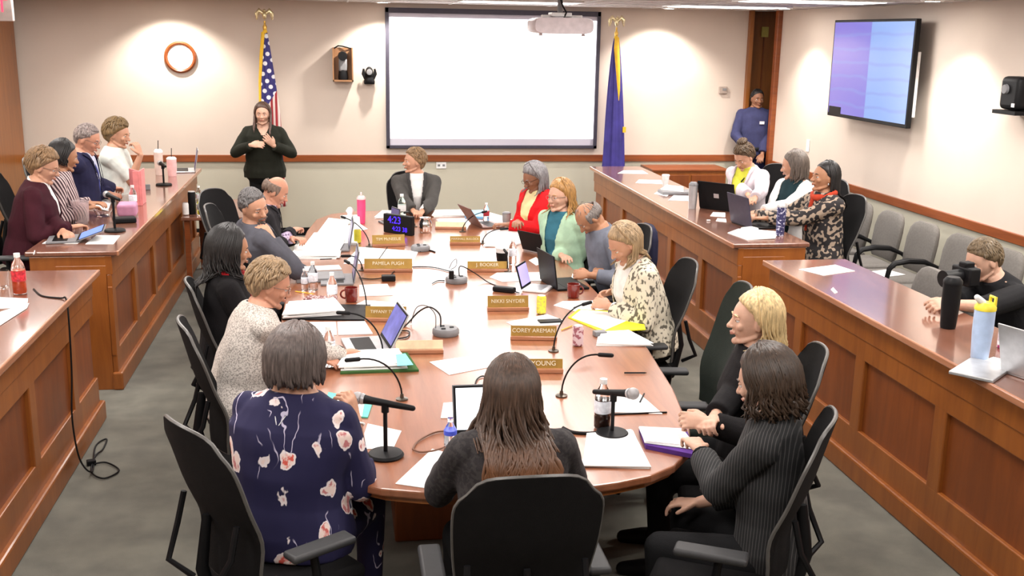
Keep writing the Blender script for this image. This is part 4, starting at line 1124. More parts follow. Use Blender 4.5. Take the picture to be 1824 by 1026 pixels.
paper([(1423, 480), (1488, 472), (1523, 483), (1467, 491)], WD, 'white sheet on the front right desk next to its far end')
paper([(1480, 516), (1484, 512), (1492, 521), (1487, 523)], WD, 'tiny white tag on the front right desk', name='paper_tag', cat='tag')
# left desks
paper([(152, 435), (172, 419), (214, 420), (202, 435)], WD, 'white sheet right of the blue tablet on the back left desk')
stack([(150, 370), (163, 352), (196, 362), (190, 378)], WD, 'white papers held by the woman in the striped blouse', 3, .02)
paper([(75, 434), (98, 420), (150, 424), (138, 434)], WD, 'white sheet under the blue tablet on the back left desk')
paper([(0, 550), (0, 530), (50, 532), (48, 548)], WD, 'white printed sheet behind on the front left desk beside the bottle')
paper([(0, 580), (0, 556), (52, 540), (48, 549)], WD, 'white printed sheet nearest on the front left desk', dz=.0025)
# ------------------------------------------------------------------ drinks
def lathe_thing(name, label, cat, px, py, z, prof, m, parts=(), n=20, group=None):
    q = at(px, py, z); t = thing(name, label, cat, (q.x, q.y, z+.001), group=group)
    MB().lathe(prof, n=n).build('body', m, t)
    for (nm, pr, mm) in parts: MB().lathe(pr, n=n).build(nm, mm, t)
    return t
def water_bottle(px, py, z, label, h=.2, cap=M_WHITEP, lab=M_WATER, liquid=None, glass=M_GLASS, group='plastic drink bottles', band=(.068, .112)):
    s = h/.2; k = s
    prof = [(.004, .001), (.028*k, 0), (.032*k, .008*k), (.032*k, .05*k), (.030*k, .055*k), (.032*k, .06*k), (.032*k, .125*k), (.026*k, .15*k), (.013*k, .172*k), (.012*k, .186*k), (.003, .187*k)]
    parts = [('cap', [(.0145*k, .181*k), (.0145*k, .2*k), (.002, .2005*k)], cap), ('label_band', [(.0328*k, (band[0]-.003)*k), (.0334*k, band[0]*k), (.0334*k, band[1]*k), (.0328*k, (band[1]+.003)*k)], lab)]
    if liquid: parts.append(('liquid', [(.002, .004*k), (.028*k, .004*k), (.0305*k, .012*k), (.0305*k, .118*k), (.002, .119*k)], liquid))
    return lathe_thing('drink_bottle', label, 'bottle', px, py, z, prof, glass, parts, group=group)
COLA = mat('cola', (.03, .01, .005), .15)
water_bottle(543, 517, WT, 'small clear water bottle, left one of the pair by the grey binder', .15)
water_bottle(558, 517, WT, 'clear water bottle, right one of the pair by the grey binder', .2)
water_bottle(592, 541, WT, 'clear water bottle left of the maroon mug and above the open binder', .21)
water_bottle(586, 652, WT, 'clear water bottle beside the head of the woman in the floral dress', .22)
water_bottle(1072, 762, WT, 'cola bottle half full of dark drink at the near right of the table', .235, liquid=COLA)
water_bottle(802, 812, WT, 'clear bottle with blue ring below the laptop screen', .17, cap=M_GLASS, lab=mat('blue_ring', srgb(70, 90, 210), .3), band=(.118, .135))
water_bottle(913, 470, WT, 'clear water bottle right of the white paper cup', .2)
water_bottle(866, 395, WT, 'bottle with red label behind the brown laptop at the far end', .18, lab=mat('red_label', srgb(170, 50, 60), .4))
water_bottle(716, 390, WT, 'pale green glass bottle in front of the woman at the head of the table', .24, glass=mat('green_glass', (.75, .9, .82), .05, trans=1, var=0), lab=mat('silver_label', (.7, .74, .75), .4))
water_bottle(36, 523, WD, 'soda bottle with white cap and red label on the front left desk', .235, lab=mat('soda_red_label', srgb(200, 50, 60), .35, var=.5, scale=60), liquid=mat('orange_soda', srgb(190, 70, 30), .2))
water_bottle(238, 372, WD, 'clear water bottle right of the pink binder on the back left desk', .2)
water_bottle(250, 362, WD, 'clear water bottle nearest the desk edge beside the pink binder', .2)
# soda lettering on the bottle
q = at(36, 523, WD)
t_ = thing('can_tumbler', 'clear glass beside the soda bottle on the front left desk', 'glass', (at(8, 512, WD).x, at(8, 512, WD).y, WD+.001))
MB().lathe([(.026, 0), (.034, .1), (.032, .1), (.024, .006), (.002, .005)], n=20).build('glass_wall', M_GLASS, t_)
def can(px, py, z, label, m, h=.12, r=.031):
    return lathe_thing('drink_can', label, 'can', px, py, z, [(.022, 0), (r, .008), (r, h-.014), (r*.82, h-.002), (r*.8, h), (.002, h-.004)], m, [('lid', [(r*.8, h-.003), (r*.8, h+.001), (.002, h-.003)], M_SILVER)])
can(637, 433, WT, 'yellow can beside the tall laptop lids on the left', mat('yellow_can', srgb(215, 205, 60), .4))
can(964, 559, WT, 'yellow can near the brass nameplate and the open white laptop', spots('yellow_lemon_can', srgb(235, 215, 70), srgb(200, 190, 90), 60))
can(1029, 616, WT, 'silver-pink can on the right near the gooseneck microphone', spots('silver_can', srgb(205, 180, 185), srgb(150, 90, 100), 40))
def mug(px, py, label, hd):
    q = at(px, py, WT); t = thing('coffee_mug', label, 'mug', (q.x, q.y, WT+.001)); mm = mat('maroon_glaze', srgb(120, 35, 30), .25, coat=.5)
    MB().lathe([(.034, 0), (.04, .006), (.045, .095), (.041, .095), (.036, .01), (.002, .008)], n=24).build('cup', mm, t)
    MB().tube([(math.cos(a)*.03*hd+.04*hd, 0, .05+math.sin(a)*.028) for a in [R(k) for k in range(-90, 91, 20)]] if hd > 0 else [(-(math.cos(a)*.03+.04), 0, .05+math.sin(a)*.028) for a in [R(k) for k in range(-90, 91, 20)]], .006, 6).build('handle', mm, t)
mug(626, 537, 'maroon mug on the left half of the table', -1)
mug(1021, 530, 'maroon mug on the right half of the table by the clasped hands', 1)
def paper_cup(px, py, z, label, band=None, h=.12):
    k = h/.12
    return lathe_thing('paper_cup', label, 'cup', px, py, z, [(.026*k, 0), (.038*k, .11*k), (.002, .111*k)], M_WHITEP, [('lid', [(.041*k, .108*k), (.041*k, .116*k), (.036*k, .122*k), (.002, .122*k)], M_WHITEP)]+([('sleeve', [(.0305*k, .035*k), (.0365*k, .085*k)], band)] if band else []))
paper_cup(894, 475, WT, 'white paper cup with a black band in the middle of the table', M_BLACK, .16)
paper_cup(1185, 332, WD, 'white paper coffee cup with lid on the back right desk')
def tumbler(px, py, z, label, m, h=.24, r=.038, lid=M_WHITEP, straw=False, handle=False, name='tumbler', cat='tumbler', strawm=M_BLACK):
    t = lathe_thing(name, label, cat, px, py, z, [(r*.8, 0), (r*.85, .01), (r, h*.5), (r, h*.88), (.002, h*.885)], m, [('lid', [(r*1.04, h*.87), (r*1.04, h*.93), (r*.7, h), (.002, h)], lid)])
    if straw: MB().tube([(0, 0, h*.9), (.006, 0, h+.09)], .004, 8).build('straw', strawm, t)
    if handle: MB().tube([(0, -.02, h), (0, -.02, h+.025), (0, .02, h+.025), (0, .02, h)], .008, 8).build('carry_loop', lid, t)
    return t
tumbler(644, 398, WT, 'tall hot pink water bottle at the far left of the table', mat('hot_pink', srgb(235, 80, 130), .35), .26, .04, mat('blush_lid', srgb(235, 190, 190), .4), handle=True)
tumbler(284, 312, WD, 'tall cream tumbler with straw on the back left desk', mat('cream_cup', srgb(225, 205, 195), .4), .27, .045, straw=True)
tumbler(307, 314, WD, 'pink and white tumbler with dark straw on the back left desk', mat('pink_cup', srgb(240, 190, 190), .35), .2, .05, straw=True)
tumbler(1233, 372, WD, 'stainless steel tumbler left of the black laptop on the back right desk', M_SILVER, .24, .04, M_GREYP)
tumbler(1389, 420, WD, 'tall navy and white patterned bottle on the near corner of the back right desk', spots('navy_white_pattern', srgb(50, 48, 90), srgb(190, 190, 210), 50, .4, .46), .26, .036, M_SILVER)
tumbler(1688, 584, WD, 'black bottle in front of the photographer on the front right desk', M_BLACK, .28, .048, M_BLACK)
tb = tumbler(1744, 640, WD, 'pale blue bottle with yellow and white lid on the front right desk', mat('pale_blue', srgb(175, 195, 225), .4), .285, .048, mat('yellow_lid', srgb(225, 205, 60), .4))
MB().tube([(-.02, 0, .285), (-.05, 0, .31)], [.018, .014], 12, round_=True).build('spout', M_WHITEP, tb)
MB().tube([(.035, -.02, .27), (.035, -.02, .31), (.035, .02, .31), (.035, .02, .27)], .008, 8).build('carry_loop', mat('yellow_lid', (1, 1, 0)), tb)
tumbler(902, 402, WT, 'grey glass tumbler by the red cardigan', mat('smoky', (.35, .34, .33), .2), .13, .04, M_GREYP)
# steel pitcher/cups cluster right of digital clock
lathe_thing('steel_pitcher', 'small stainless pitcher right of the blue digital clock', 'pitcher', 757, 414, WT, [(.05, 0), (.062, .02), (.06, .09), (.045, .12), (.05, .135), (.046, .135), (.002, .12)], M_CHROME, n=24)
lathe_thing('clear_pitcher', 'clear plastic pitcher with pink tint on the back left desk beside the maroon jacket', 'pitcher', 146, 398, WD, [(.045, 0), (.055, .02), (.062, .16), (.066, .18), (.06, .18), (.052, .02), (.002, .012)], mat('pink_clear', (.95, .85, .85), .08, trans=.8, var=0), n=24)
# tissue box
q = at(624, 398, WT); t = thing('tissue_box', 'white tissue box with a tissue pulled up at the far left of the table', 'tissue box', (q.x, q.y, WT+.001), R(15))
MB().box((0, 0, .035), (.16, .12, .07)).build('carton', mat('pale_carton', srgb(205, 215, 215), .6), t, smooth=False, bevel=.004)
MB().loft([[V((math.cos(a)*r_*(1+.3*math.sin(3*a)), math.sin(a)*r_*.6, z_)) for a in [R(k*30) for k in range(12)]] for r_, z_ in ((.03, .068), (.02, .09), (.035, .12), (.015, .15), (.002, .155))]).build('tissue', M_PAPER, t)
# ------------------------------------------------------------------ nameplates
LET = mat('white_lettering', (.75, .68, .5), .5, emit=0)
def nameplate(x0, y0, x1, y1, body, label, h=.075, m=M_GOLDPL):
    A, B_ = at(x0, y0, WT), at(x1, y1, WT); c = (A+B_)/2; L = (B_-A).length; rz = math.atan2((B_-A).y, (B_-A).x)
    t = thing('nameplate', label, 'nameplate', (c.x, c.y, WT+.001), rz, group=None)
    MB().box((0, .015, .011), (L, .06, .022)).build('wood_base', W_EDGE, t, smooth=False, bevel=.003)
    tilt = R(-14)
    MB().box((0, .018, .02+h/2), (L*.98, .008, h), Matrix.Rotation(tilt, 3, 'X')).build('plate', m, t, smooth=False, bevel=.001)
    if body: text('lettering', body, min(.036, L*.92/len(body)/.62), LET, t, (0, .0125, .022+h/2), (R(90)+tilt, 0, 0))
nameplate(663, 440, 722, 438, 'TIM McNEELIE', 'brass nameplate in front of the blue digital clock, left')
nameplate(801, 436, 856, 436, 'MARSHALL BULLOCK', 'brass nameplate in front of the white papers of the red cardigan', .05)
nameplate(648, 484, 735, 484, 'PAMELA PUGH', 'bright brass nameplate beside the black power adapter on the left')
nameplate(832, 484, 904, 484, 'J. BOOKER', 'brass nameplate below the white cup with black band', .055)
nameplate(650, 572, 724, 573, 'TIFFANY TILLEY', 'brass nameplate standing behind the thin tilted laptop lid', .07)
nameplate(868, 554, 942, 553, 'NIKKI SNYDER', 'brass nameplate left of the yellow lemon can', .075)
nameplate(909, 605, 992, 606, 'COREY AREMAN', 'brass nameplate behind the gooseneck microphone at the silver can', .06)
nameplate(704, 630, 790, 629, '', 'blank pale nameplate above the blue divider sheet', .05, mat('pale_plate', srgb(235, 215, 180), .35, .2))
nameplate(934, 664, 1003, 664, 'YOUNG', 'brass nameplate just right of the auburn hair', .05)
nameplate(775, 408, 830, 409, '', 'pale nameplate right of the small steel pitcher', .045, mat('pale_plate', (1, 1, 1)))
# ------------------------------------------------------------------ digital clock
q = (at(681, 412, WT)+at(741, 421, WT))/2; A = at(682, 415, WT); B_ = at(741, 424, WT); rz = math.atan2((B_-A).y, (B_-A).x)
t = thing('digital_clock', 'black digital clock with blue glowing numerals on the far part of the table', 'clock', (q.x, q.y, WT+.001), rz)
MB().box((0, 0, .085), (.325, .05, .17)).build('housing', M_BLACK, t, smooth=False, bevel=.008)
LED = mat('blue_led', (.05, .015, 1), .4, emit=1.0, var=0)
text('time_digits', '4:23', .09, LED, t, (-.03, -.027, .12), (R(90), 0, 0))
text('seconds_digits', '4:23 38', .058, LED, t, (.03, -.027, .045), (R(90), 0, 0))
# ------------------------------------------------------------------ power hubs and cables
def hub(px, py, label):
    q = at(px, py, WT); t = thing('power_hub', label, 'power hub', (q.x, q.y, WT+.001), group='round grey table power hubs')
    MB().lathe([(.075, 0), (.08, .008), (.08, .03), (.07, .042), (.002, .044)], n=28).build('puck', M_GREYP, t)
    for a in (0, 2.1, 4.2): MB().box((math.cos(a)*.035, math.sin(a)*.035, .046), (.025, .018, .004)).build('socket', M_BLACK, t, smooth=False)
    return t
hub(749, 446, 'round grey power hub just below the blue digital clock')
hub(813, 503, 'round grey power hub in the middle of the table with a looped cable')
hub(794, 596, 'round grey power hub with two plugs left of the sheet in the near half')
def plug(px, py, z, label):
    q = at(px, py, z); o = MB().box((0, 0, .03), (.035, .03, .06)).build('power_plug', M_BLACK, smooth=False, bevel=.004, loc=(q.x, q.y, z)); tag(o, label, 'plug')
plug(804, 497, WT+.045, 'square black charger plugged into the middle power hub')
def cable(pts, label, r=.004, m=M_BLACK, z=WT, name='table_cable', cat='cable'):
    P = [at(a, b, z+.006+(c[0] if c else 0)) for a, b, *c in pts]
    # catmull smoothing
    Q = []
    for i in range(len(P)-1):
        p0, p1, p2, p3 = P[max(i-1, 0)], P[i], P[i+1], P[min(i+2, len(P)-1)]
        for k in range(6):
            t_ = k/6; Q.append(.5*((2*p1)+(p2-p0)*t_+(2*p0-5*p1+4*p2-p3)*t_*t_+(3*p1-p0-3*p2+p3)*t_**3))
    Q.append(P[-1]); L0 = V((Q[0].x, Q[0].y, 0))
    o = MB().tube([q_-L0 for q_ in Q], r, 6).build(name, m, loc=L0); return tag(o, label, cat)
cable([(640, 495), (665, 497), (692, 492), (705, 482), (730, 476), (770, 476), (800, 483)], 'black cable from the adapter to the middle power hub')
cable([(818, 492, .05), (820, 474, .12), (845, 486, .05), (870, 503), (895, 512), (925, 522)], 'black cable from the middle hub to the charger brick')
cable([(800, 478, .1), (806, 466, .16), (813, 462, .18), (812, 474, .12), (803, 480, .1)], 'thin looped cable standing above the middle power hub', .0025)
cable([(770, 505), (780, 500), (792, 500)], 'short cable at the left of the middle hub', .004)
cable([(785, 582, .06), (783, 560, .12), (765, 547, .14), (745, 556, .06), (722, 580), (700, 590), (690, 578)], 'black cable arching from the near hub to the left', .005)
cable([(776, 585, .06), (775, 560, .13), (760, 545, .17), (742, 548, .12), (732, 575)], 'thin cable arching above the near hub', .0025)
cable([(680, 598), (705, 590), (728, 590), (725, 600), (700, 603), (715, 592)], 'tangled black cable beside the tilted laptop lid')
cable([(748, 448), (765, 446), (775, 449)], 'short cable with plug at the hub below the digital clock', .006)
cable([(735, 800), (745, 785), (775, 770), (800, 768)], 'brown looped cable left of the clear bottle with blue ring', .004, mat('brown_cable', (.15, .06, .03), .5))
cable([(735, 800), (750, 805), (775, 802), (795, 795)], 'lower brown cable at the clear bottle with blue ring', .004, mat('brown_cable', (.15, .06, .03), .5))
cable([(1003, 762), (1020, 770), (1045, 772), (1080, 770)], 'thick black cable behind the big white paper pile', .009)
cable([(655, 480), (668, 470), (690, 440)], 'thin dark cable over the wide white sheet on the left', .003)
cable([(845, 690), (850, 675), (862, 670), (873, 680)], 'black cable loop behind the laptop screen', .004)
q = at(692, 500, WT); tag(MB().box((0, 0, .02), (.1, .07, .04)).build('power_adapter', M_BLACK, smooth=False, bevel=.008, loc=(q.x, q.y, WT+.001)), 'square black power adapter left of the middle power hub', 'adapter')
q = at(898, 520, WT); tag(MB().box((0, 0, .018), (.16, .06, .036), Z(R(-30))).build('charger_brick', M_BLACK, bevel=.01, loc=(q.x, q.y, WT+.001)), 'long black charger brick left of the lavender screen', 'adapter')
# ------------------------------------------------------------------ microphones
def gooseneck(bx, by, tx, ty, th, label, sag=.3, foam=False):
    q = at(bx, by, WT); tip = at(tx, ty, WT+th); t = thing('gooseneck_microphone', label, 'microphone', (q.x, q.y, WT+.001), group='thin black gooseneck microphones')
    MB().lathe([(.03, 0), (.03, .006), (.01, .01), (.008, .03), (.002, .031)], n=18).build('base', mat('mic_base', (.12, .1, .08), .3, .8), t)
    e = tip-V((q.x, q.y, WT+.001)); pts = []
    for k in range(13):
        s_ = k/12; pts.append(V((e.x*s_**1.6, e.y*s_**1.6, .02+(e.z-.02)*math.sin(s_*math.pi/2)**.9)))
    MB().tube(pts, .0045, 7).build('neck', M_BLACK, t)
    d = (pts[-1]-pts[-2]).normalized()
    MB().tube([pts[-1]-d*.005, pts[-1]+d*.055], [.011, .011], 10, round_=True).build('capsule', M_BLACK, t)
gooseneck(658, 440, 614, 388, .18, 'gooseneck microphone beside the pink bottle, far left')
gooseneck(645, 482, 622, 456, .12, 'gooseneck microphone at the bright brass nameplate on the left')
gooseneck(653, 552, 621, 468, .26, 'gooseneck microphone rising behind the maroon mug on the left')
gooseneck(682, 632, 620, 558, .24, 'gooseneck microphone in front of the tilted laptop lid on the left')
gooseneck(716, 712, 637, 640, .24, 'gooseneck microphone curving over the green binder')
gooseneck(824, 413, 860, 378, .14, 'gooseneck microphone left of the brown laptop at the far end')
gooseneck(860, 434, 893, 408, .12, 'gooseneck microphone in front of the red cardigan')
gooseneck(904, 484, 902, 450, .14, 'gooseneck microphone beside the white cup with black band')
gooseneck(986, 626, 1040, 542, .24, 'gooseneck microphone left of the silver-pink can')
gooseneck(1000, 706, 1070, 632, .24, 'gooseneck microphone at the near right of the table')
gooseneck(738, 404, 725, 378, .16, 'gooseneck microphone in front of the woman at the head of the table')
def stand_mic(bx, by, z, hx, hy, tx, ty, h, label, dirv=None):
    # base at (bx,by); mic head at (hx,hy), tail at (tx,ty), both at height z+h
    q = at(bx, by, z); t = thing('table_microphone', label, 'microphone', (q.x, q.y, z+.001)); L0 = V((q.x, q.y, z+.001))
    MB().lathe([(.075, 0), (.078, .006), (.07, .016), (.015, .022), (.002, .022)], n=28).build('round_base', M_BLACK, t)
    hd = at(hx, hy, z+h+.01)-L0; tl = at(tx, ty, z+h-.01)-L0
    d = (tl-hd).normalized() if dirv is None else V(dirv).normalized(); Lm = .21; mid = hd+d*.12
    top = V((mid.x*.0, mid.y*.0, h-.02))
    MB().tube([(0, 0, .01), (0, 0, h-.03)], .009, 10).build('pole', M_BLACK, t)
    # centre the handle over the pole
    off = V((0, 0, 0))
    MB().tube([(0, 0, h-.04), (0, 0, h-.005)], .016, 10).build('clip', M_BLACK, t)
    hd2 = -d*.12+V((0, 0, h)); 
    MB().tube([hd2+d*.03, hd2+d*.06, hd2+d*.24], [.02, .017, .012], 12, round_=True).build('handle', M_BLACK, t)
    m_ = MB().ell(hd2, (.027, .027, .027), None, 16, 12).build('grille', M_MIC, t)
    MB().tube([hd2+d*.018, hd2+d*.03], [.025, .022], 14).build('collar_ring', M_SILVER, t)
stand_mic(687, 812, WT, 645, 705, 715, 718, .235, 'table microphone on a round stand in front of the floral dress')
stand_mic(1090, 775, WT, 1122, 676, 1085, 692, .2, 'table microphone on a stand right of the cola bottle', (-.5, .8, -.22))
stand_mic(205, 412, WD, 170, 343, 215, 362, .26, 'table microphone on a round stand on the back left desk, nearer one')
stand_mic(292, 330, WD, 244, 285, 275, 306, .2, 'table microphone on the back left desk beside the cream tumbler')
# ------------------------------------------------------------------ laptops
def laptop(px, py, z, rz, lid, label, w=.33, d=.23, body=M_SILVER, scr=None, back=None, bezel=M_BLACK, logo=False):
    """rz: heading the screen faces; lid: opening angle"""
    q = at(px, py, z); t = thing('laptop', label, 'laptop', (q.x, q.y, z+.001), -R(rz)+math.pi)
    MB().box((0, 0, .008), (w, d, .016)).build('keyboard_base', body, t, smooth=False, bevel=.004)
    MB().box((0, -.01, .0168), (w*.86, d*.5, .0015)).build('keys', M_BLACK if body is not M_WHITEP else M_SILVER, t, smooth=False)
    ang = R(lid-90); rot = Matrix.Rotation(-ang, 3, 'X'); hinge = V((0, d/2, .014))
    # user sits at -y looking +y ; lid rises at +y
    c = hinge+rot @ V((0, .003, d*.5))
    l = MB().box(c, (w, .008, d), rot).build('lid', back or body, t, smooth=False, bevel=.003)
    MB().box(hinge+rot @ V((0, -.0022, d*.5)), (w*.97, .003, d*.95), rot).build('bezel', bezel, l, smooth=False)
    MB().box(hinge+rot @ V((0, -.0045, d*.52)), (w*.91, .002, d*.82), rot).build('screen', scr or mat('dim_screen', (.1, .09, .2), .3, emit=.25, var=0), l, smooth=False)
    if logo: MB().box(hinge+rot @ V((0, .008, d*.5)), (.05, .002, .04), rot).build('sticker', M_SILVER, l, smooth=False)
    return t
LAV = mat('lavender_screen', srgb(170, 160, 240), .4, emit=.42, var=0); WSC = mat('document_screen', (.85, .92, 1), .4, emit=.6, var=0)
# laptop() faces: rz = heading in which the screen looks (towards its user)
laptop(882, 796, WT, 180, 112, 'laptop with bright white document on its screen in front of the auburn-haired woman', .34, .225, M_GREYP, WSC, M_GREYP)
lp_ = laptop(650, 618, WT, 262, 118, 'grey laptop under the hand of the woman in the tweed blazer', .32, .23, M_SILVER, mat('indigo_screen', srgb(90, 90, 150), .3, emit=.5, var=.4, scale=12), M_SILVER)
laptop(600, 500, WT, 269, 100, 'grey laptop with tall lid seen edge-on near the water bottles', .33, .23, M_GREYP, None, M_GREYP)
laptop(596, 442, WT, 269, 100, 'dark laptop with tall lid seen edge-on beside the yellow can', .33, .23, M_GREYP, None, M_GREYP)
laptop(958, 516, WT, 118, 106, 'small white laptop with glowing lavender screen', .2, .17, M_WHITEP, LAV, M_BLACK)
laptop(1006, 508, WT, 80, 98, 'black laptop with its lid towards the camera beside the right maroon mug', .34, .24, M_BLACK, None, M_BLACK)
laptop(965, 448, WT, 55, 112, 'black tablet on a stand in front of the mint green cardigan', .26, .18, M_SILVER, None, M_BLACK)
laptop(868, 402, WT, 75, 125, 'reddish-brown laptop at the far end of the table', .32, .22, mat('copper_body', srgb(120, 88, 80), .4, .3), None, mat('copper_body', (1, 1, 1)))
laptop(327, 305, WD, 262, 100, 'silver laptop at the far end of the back left desk', .33, .23, M_SILVER)
laptop(692-0, 398, WT, 250, 95, 'small dark tablet right of the pink bottle', .2, .13, M_GREYP)
laptop(1290, 372, WD, 48, 105, 'black laptop with white sticker on its lid on the back right desk', .36, .25, M_BLACK, None, M_BLACK, logo=True)
laptop(1345, 402, WD, 82, 102, 'dark slate laptop in front of the houndstooth jacket', .35, .25, M_BLACK, None, mat('slate_lid', srgb(62, 58, 76), .4, .3))
laptop(1872, 676, WD, 72, 105, 'silver laptop at the right edge on the front right desk', .34, .24, M_SILVER, None, M_SILVER)
laptop(112, 428, WD, 262, 160, 'blue-screened tablet with grey cover on the back left desk', .28, .2, M_GREYP, mat('blue_screen', srgb(90, 120, 215), .3, emit=.7, var=0), M_GREYP)
# pink binder and purple bag on the left desk
q = at(250, 362, WD); q = at(243, 366, WD)
t = thing('pink_binder', 'salmon pink binder standing half open on the back left desk', 'binder', (q.x, q.y, WD+.001), R(10))
pk = mat('salmon_pink', srgb(225, 135, 135), .45)
MB().box((0, .07, .15), (.012, .22, .3), Z(R(22))).build('front_cover', pk, t, smooth=False, bevel=.003)
MB().box((.02, -.03, .15), (.07, .012, .3)).build('spine', pk, t, smooth=False, bevel=.003)
MB().box((.055, .07, .15), (.012, .22, .3), Z(R(-12))).build('back_cover', pk, t, smooth=False, bevel=.003)
MB().box((.02, .06, .145), (.03, .18, .27)).build('pages', M_PAPER, t, smooth=False)
q = at(228, 385, WD); t = MB().box((0, 0, .05), (.15, .12, .1), Matrix.Rotation(R(10), 3, 'X')).build('pouch', mat('pink_pouch', srgb(190, 135, 165), .6), bevel=.02, seg=3, loc=(q.x, q.y, WD+.01)); tag(t, 'pink-purple pouch in front of the salmon binder', 'pouch')
q = at(222, 396, WD); tag(MB().box((0, 0, .02), (.17, .12, .04), Z(.3)).build('dark_case', M_BLACK, bevel=.01, loc=(q.x, q.y, WD+.001)), 'low black case in front of the pink-purple pouch', 'case')
q = at(185, 385, WD); tag(MB().lathe([(.05, 0), (.075, .05), (.07, .05), (.045, .006), (.002, .005)], n=20).build('glass_bowl', M_GLASS, loc=(q.x, q.y, WD+.001)), 'clear glass bowl left of the nearer desk microphone', 'bowl')
# small desk items
def pen(x0, y0, x1, y1, z, label, m, name='pen', cat='pen', dz=.006, r=.004):
    A, B_ = at(x0, y0, z+dz), at(x1, y1, z+dz); L0 = V((A.x, A.y, z+dz))
    tag(MB().tube([(0, 0, 0), (B_-A)*.9, B_-A], [r, r, r*.3], 7).build(name, m, loc=L0), label, cat)
PENCIL = mat('pencil_yellow', srgb(225, 170, 50), .5)
pen(526, 519, 560, 524, WT, 'yellow pencil below the small water bottle', PENCIL, 'pencil', 'pencil')
pen(1000, 588, 1020, 580, WT, 'yellow pencil behind the silver-pink can', PENCIL, 'pencil', 'pencil')
pen(1112, 664, 1152, 664, WT, 'black pen above the sheet with dark edge', M_BLACK)
pen(1140, 716, 1148, 700, WT, 'short dark pen on the sheet with dark edge', M_BLACK, dz=.01)
pen(1022, 548, 1045, 538, WT, 'black pen on the sheets of the speckled cardigan', M_BLACK, dz=.03)
pen(570, 462, 592, 461, WT, 'black pen on the stack in front of the goateed man', M_BLACK, dz=.035)
pen(60, 453, 62, 446, WD, 'white chalk-like stub at the corner of the back left desk', M_WHITEP)
def slab(px, py, z, w_, d_, h_, rz, name, label, cat, m, bv=.004):
    q = at(px, py, z); tag(MB().box((0, 0, h_/2), (w_, d_, h_)).build(name, m, smooth=False, bevel=bv, loc=(q.x, q.y, z+.001)), label, cat).rotation_euler = (0, 0, R(rz))
slab(980, 573, WT+.003, .15, .07, .009, 5, 'smartphone', 'black smartphone on the sheet behind the brass nameplate', 'phone', M_BLACK)
slab(1068, 598, WT, .075, .05, .03, 10, 'glasses_case', 'small grey case at the edge of the white papers', 'case', M_GREYP)
slab(570, 497, WT, .34, .24, .03, 4, 'grey_binder', 'closed grey binder behind the pair of water bottles', 'binder', M_GREYP)
slab(575, 478, WT+.032, .26, .15, .004, 8, 'paper_sheet', 'white sheet on the closed grey binder', 'paper', M_PAPER, .001)
slab(570, 533, WT, .2, .1, .012, -15, 'eyeglass_pouch', 'patterned reddish pouch left of the single water bottle', 'pouch', spots('reddish_pattern', srgb(110, 60, 60), srgb(200, 180, 180), 60))
slab(1335, 412, WD, .12, .09, .03, 20, 'tissue_pack', 'crumpled white tissues by the slate laptop', 'tissues', M_PAPER, .012)
slab(1262, 394, WD, .03, .02, .012, 0, 'eraser', 'tiny white eraser on the back right desk', 'eraser', M_WHITEP)
slab(1772, 648, WD, .16, .1, .008, 30, 'napkin', 'white napkin right of the pale blue bottle', 'napkin', M_PAPER, .002)
slab(1790, 622, WD, .03, .08, .09, 20, 'snack_packet', 'white and magenta snack packet beside the silver laptop', 'packet', spots('magenta_packet', srgb(235, 230, 235), srgb(150, 30, 90), 14))
slab(1748, 662, WD, .3, .2, .016, 40, 'closed_laptop', 'closed silver tablet under the pale blue bottle area', 'tablet', M_SILVER)
slab(135, 383, WD, .1, .08, .03, 0, 'tissue_pack', 'white crumpled tissues left of the clear pitcher', 'tissues', M_PAPER, .012)
slab(262, 338, WD, .06, .04, .05, 15, 'bag_clip', 'small grey bag between the bottles and the far microphone', 'bag', M_GREYP)
# raised sheets held by the bald man
P = [at(555, 428, WT+.02), at(612, 432, WT+.02), at(622, 392, WT+.15), at(585, 388, WT+.18)]; c = P[0]
o = MB(); o.add([p-c for p in P]+[p-c+V((0, .003, 0)) for p in P], [(0, 1, 2, 3), (7, 6, 5, 4), (0, 4, 5, 1), (1, 5, 6, 2), (2, 6, 7, 3), (3, 7, 4, 0)])
tag(o.build('held_paper', M_PAPER, smooth=False, loc=c), 'white sheets propped up in the hands of the bald man', 'paper')
# photographer camera
cc = V((3.59, 5.6, 1.17)); t = thing('photo_camera', 'black camera held to the eye of the photographer', 'camera', (cc.x, cc.y, cc.z), R(100))
MB().box((0, 0, 0), (.16, .08, .11)).build('camera_body', M_BLACK, t, bevel=.012, seg=3)
MB().box((0, 0, .065), (.06, .07, .035)).build('viewfinder', M_BLACK, t, bevel=.008)
MB().tube([(0, .03, 0), (0, .13, -.01), (0, .16, -.012)], [.042, .046, .05], 20).build('lens', M_BLACK, t)
# ------------------------------------------------------------------ cable on the front left desk and floor
def wcable(P, label, r=.005):
    Q = []
    P = [V(p) for p in P]
    for i in range(len(P)-1):
        p0, p1, p2, p3 = P[max(i-1, 0)], P[i], P[i+1], P[min(i+2, len(P)-1)]
        for k in range(8):
            t_ = k/8; Q.append(.5*((2*p1)+(p2-p0)*t_+(2*p0-5*p1+4*p2-p3)*t_*t_+(3*p1-p0-3*p2+p3)*t_**3))
    Q.append(P[-1]); L0 = V((Q[-1].x, Q[-1].y, 0))
    return tag(MB().tube([q-L0 for q in Q], r, 6).build('extension_cord', M_BLACK, loc=L0), label, 'cord')
a0 = at(60, 515, 1.005); a1 = at(75, 527, 1.006); a2 = at(108, 531, 1.008); a3 = V((-1.525, 6.1, .99)); xx = -1.53
fl = [at(170, 795, .01), at(190, 782, .01), at(183, 800, .012), at(170, 812, .012), at(163, 840, .012), at(185, 852, .01), at(212, 838, .01), at(190, 824, .01), at(168, 826, .015)]
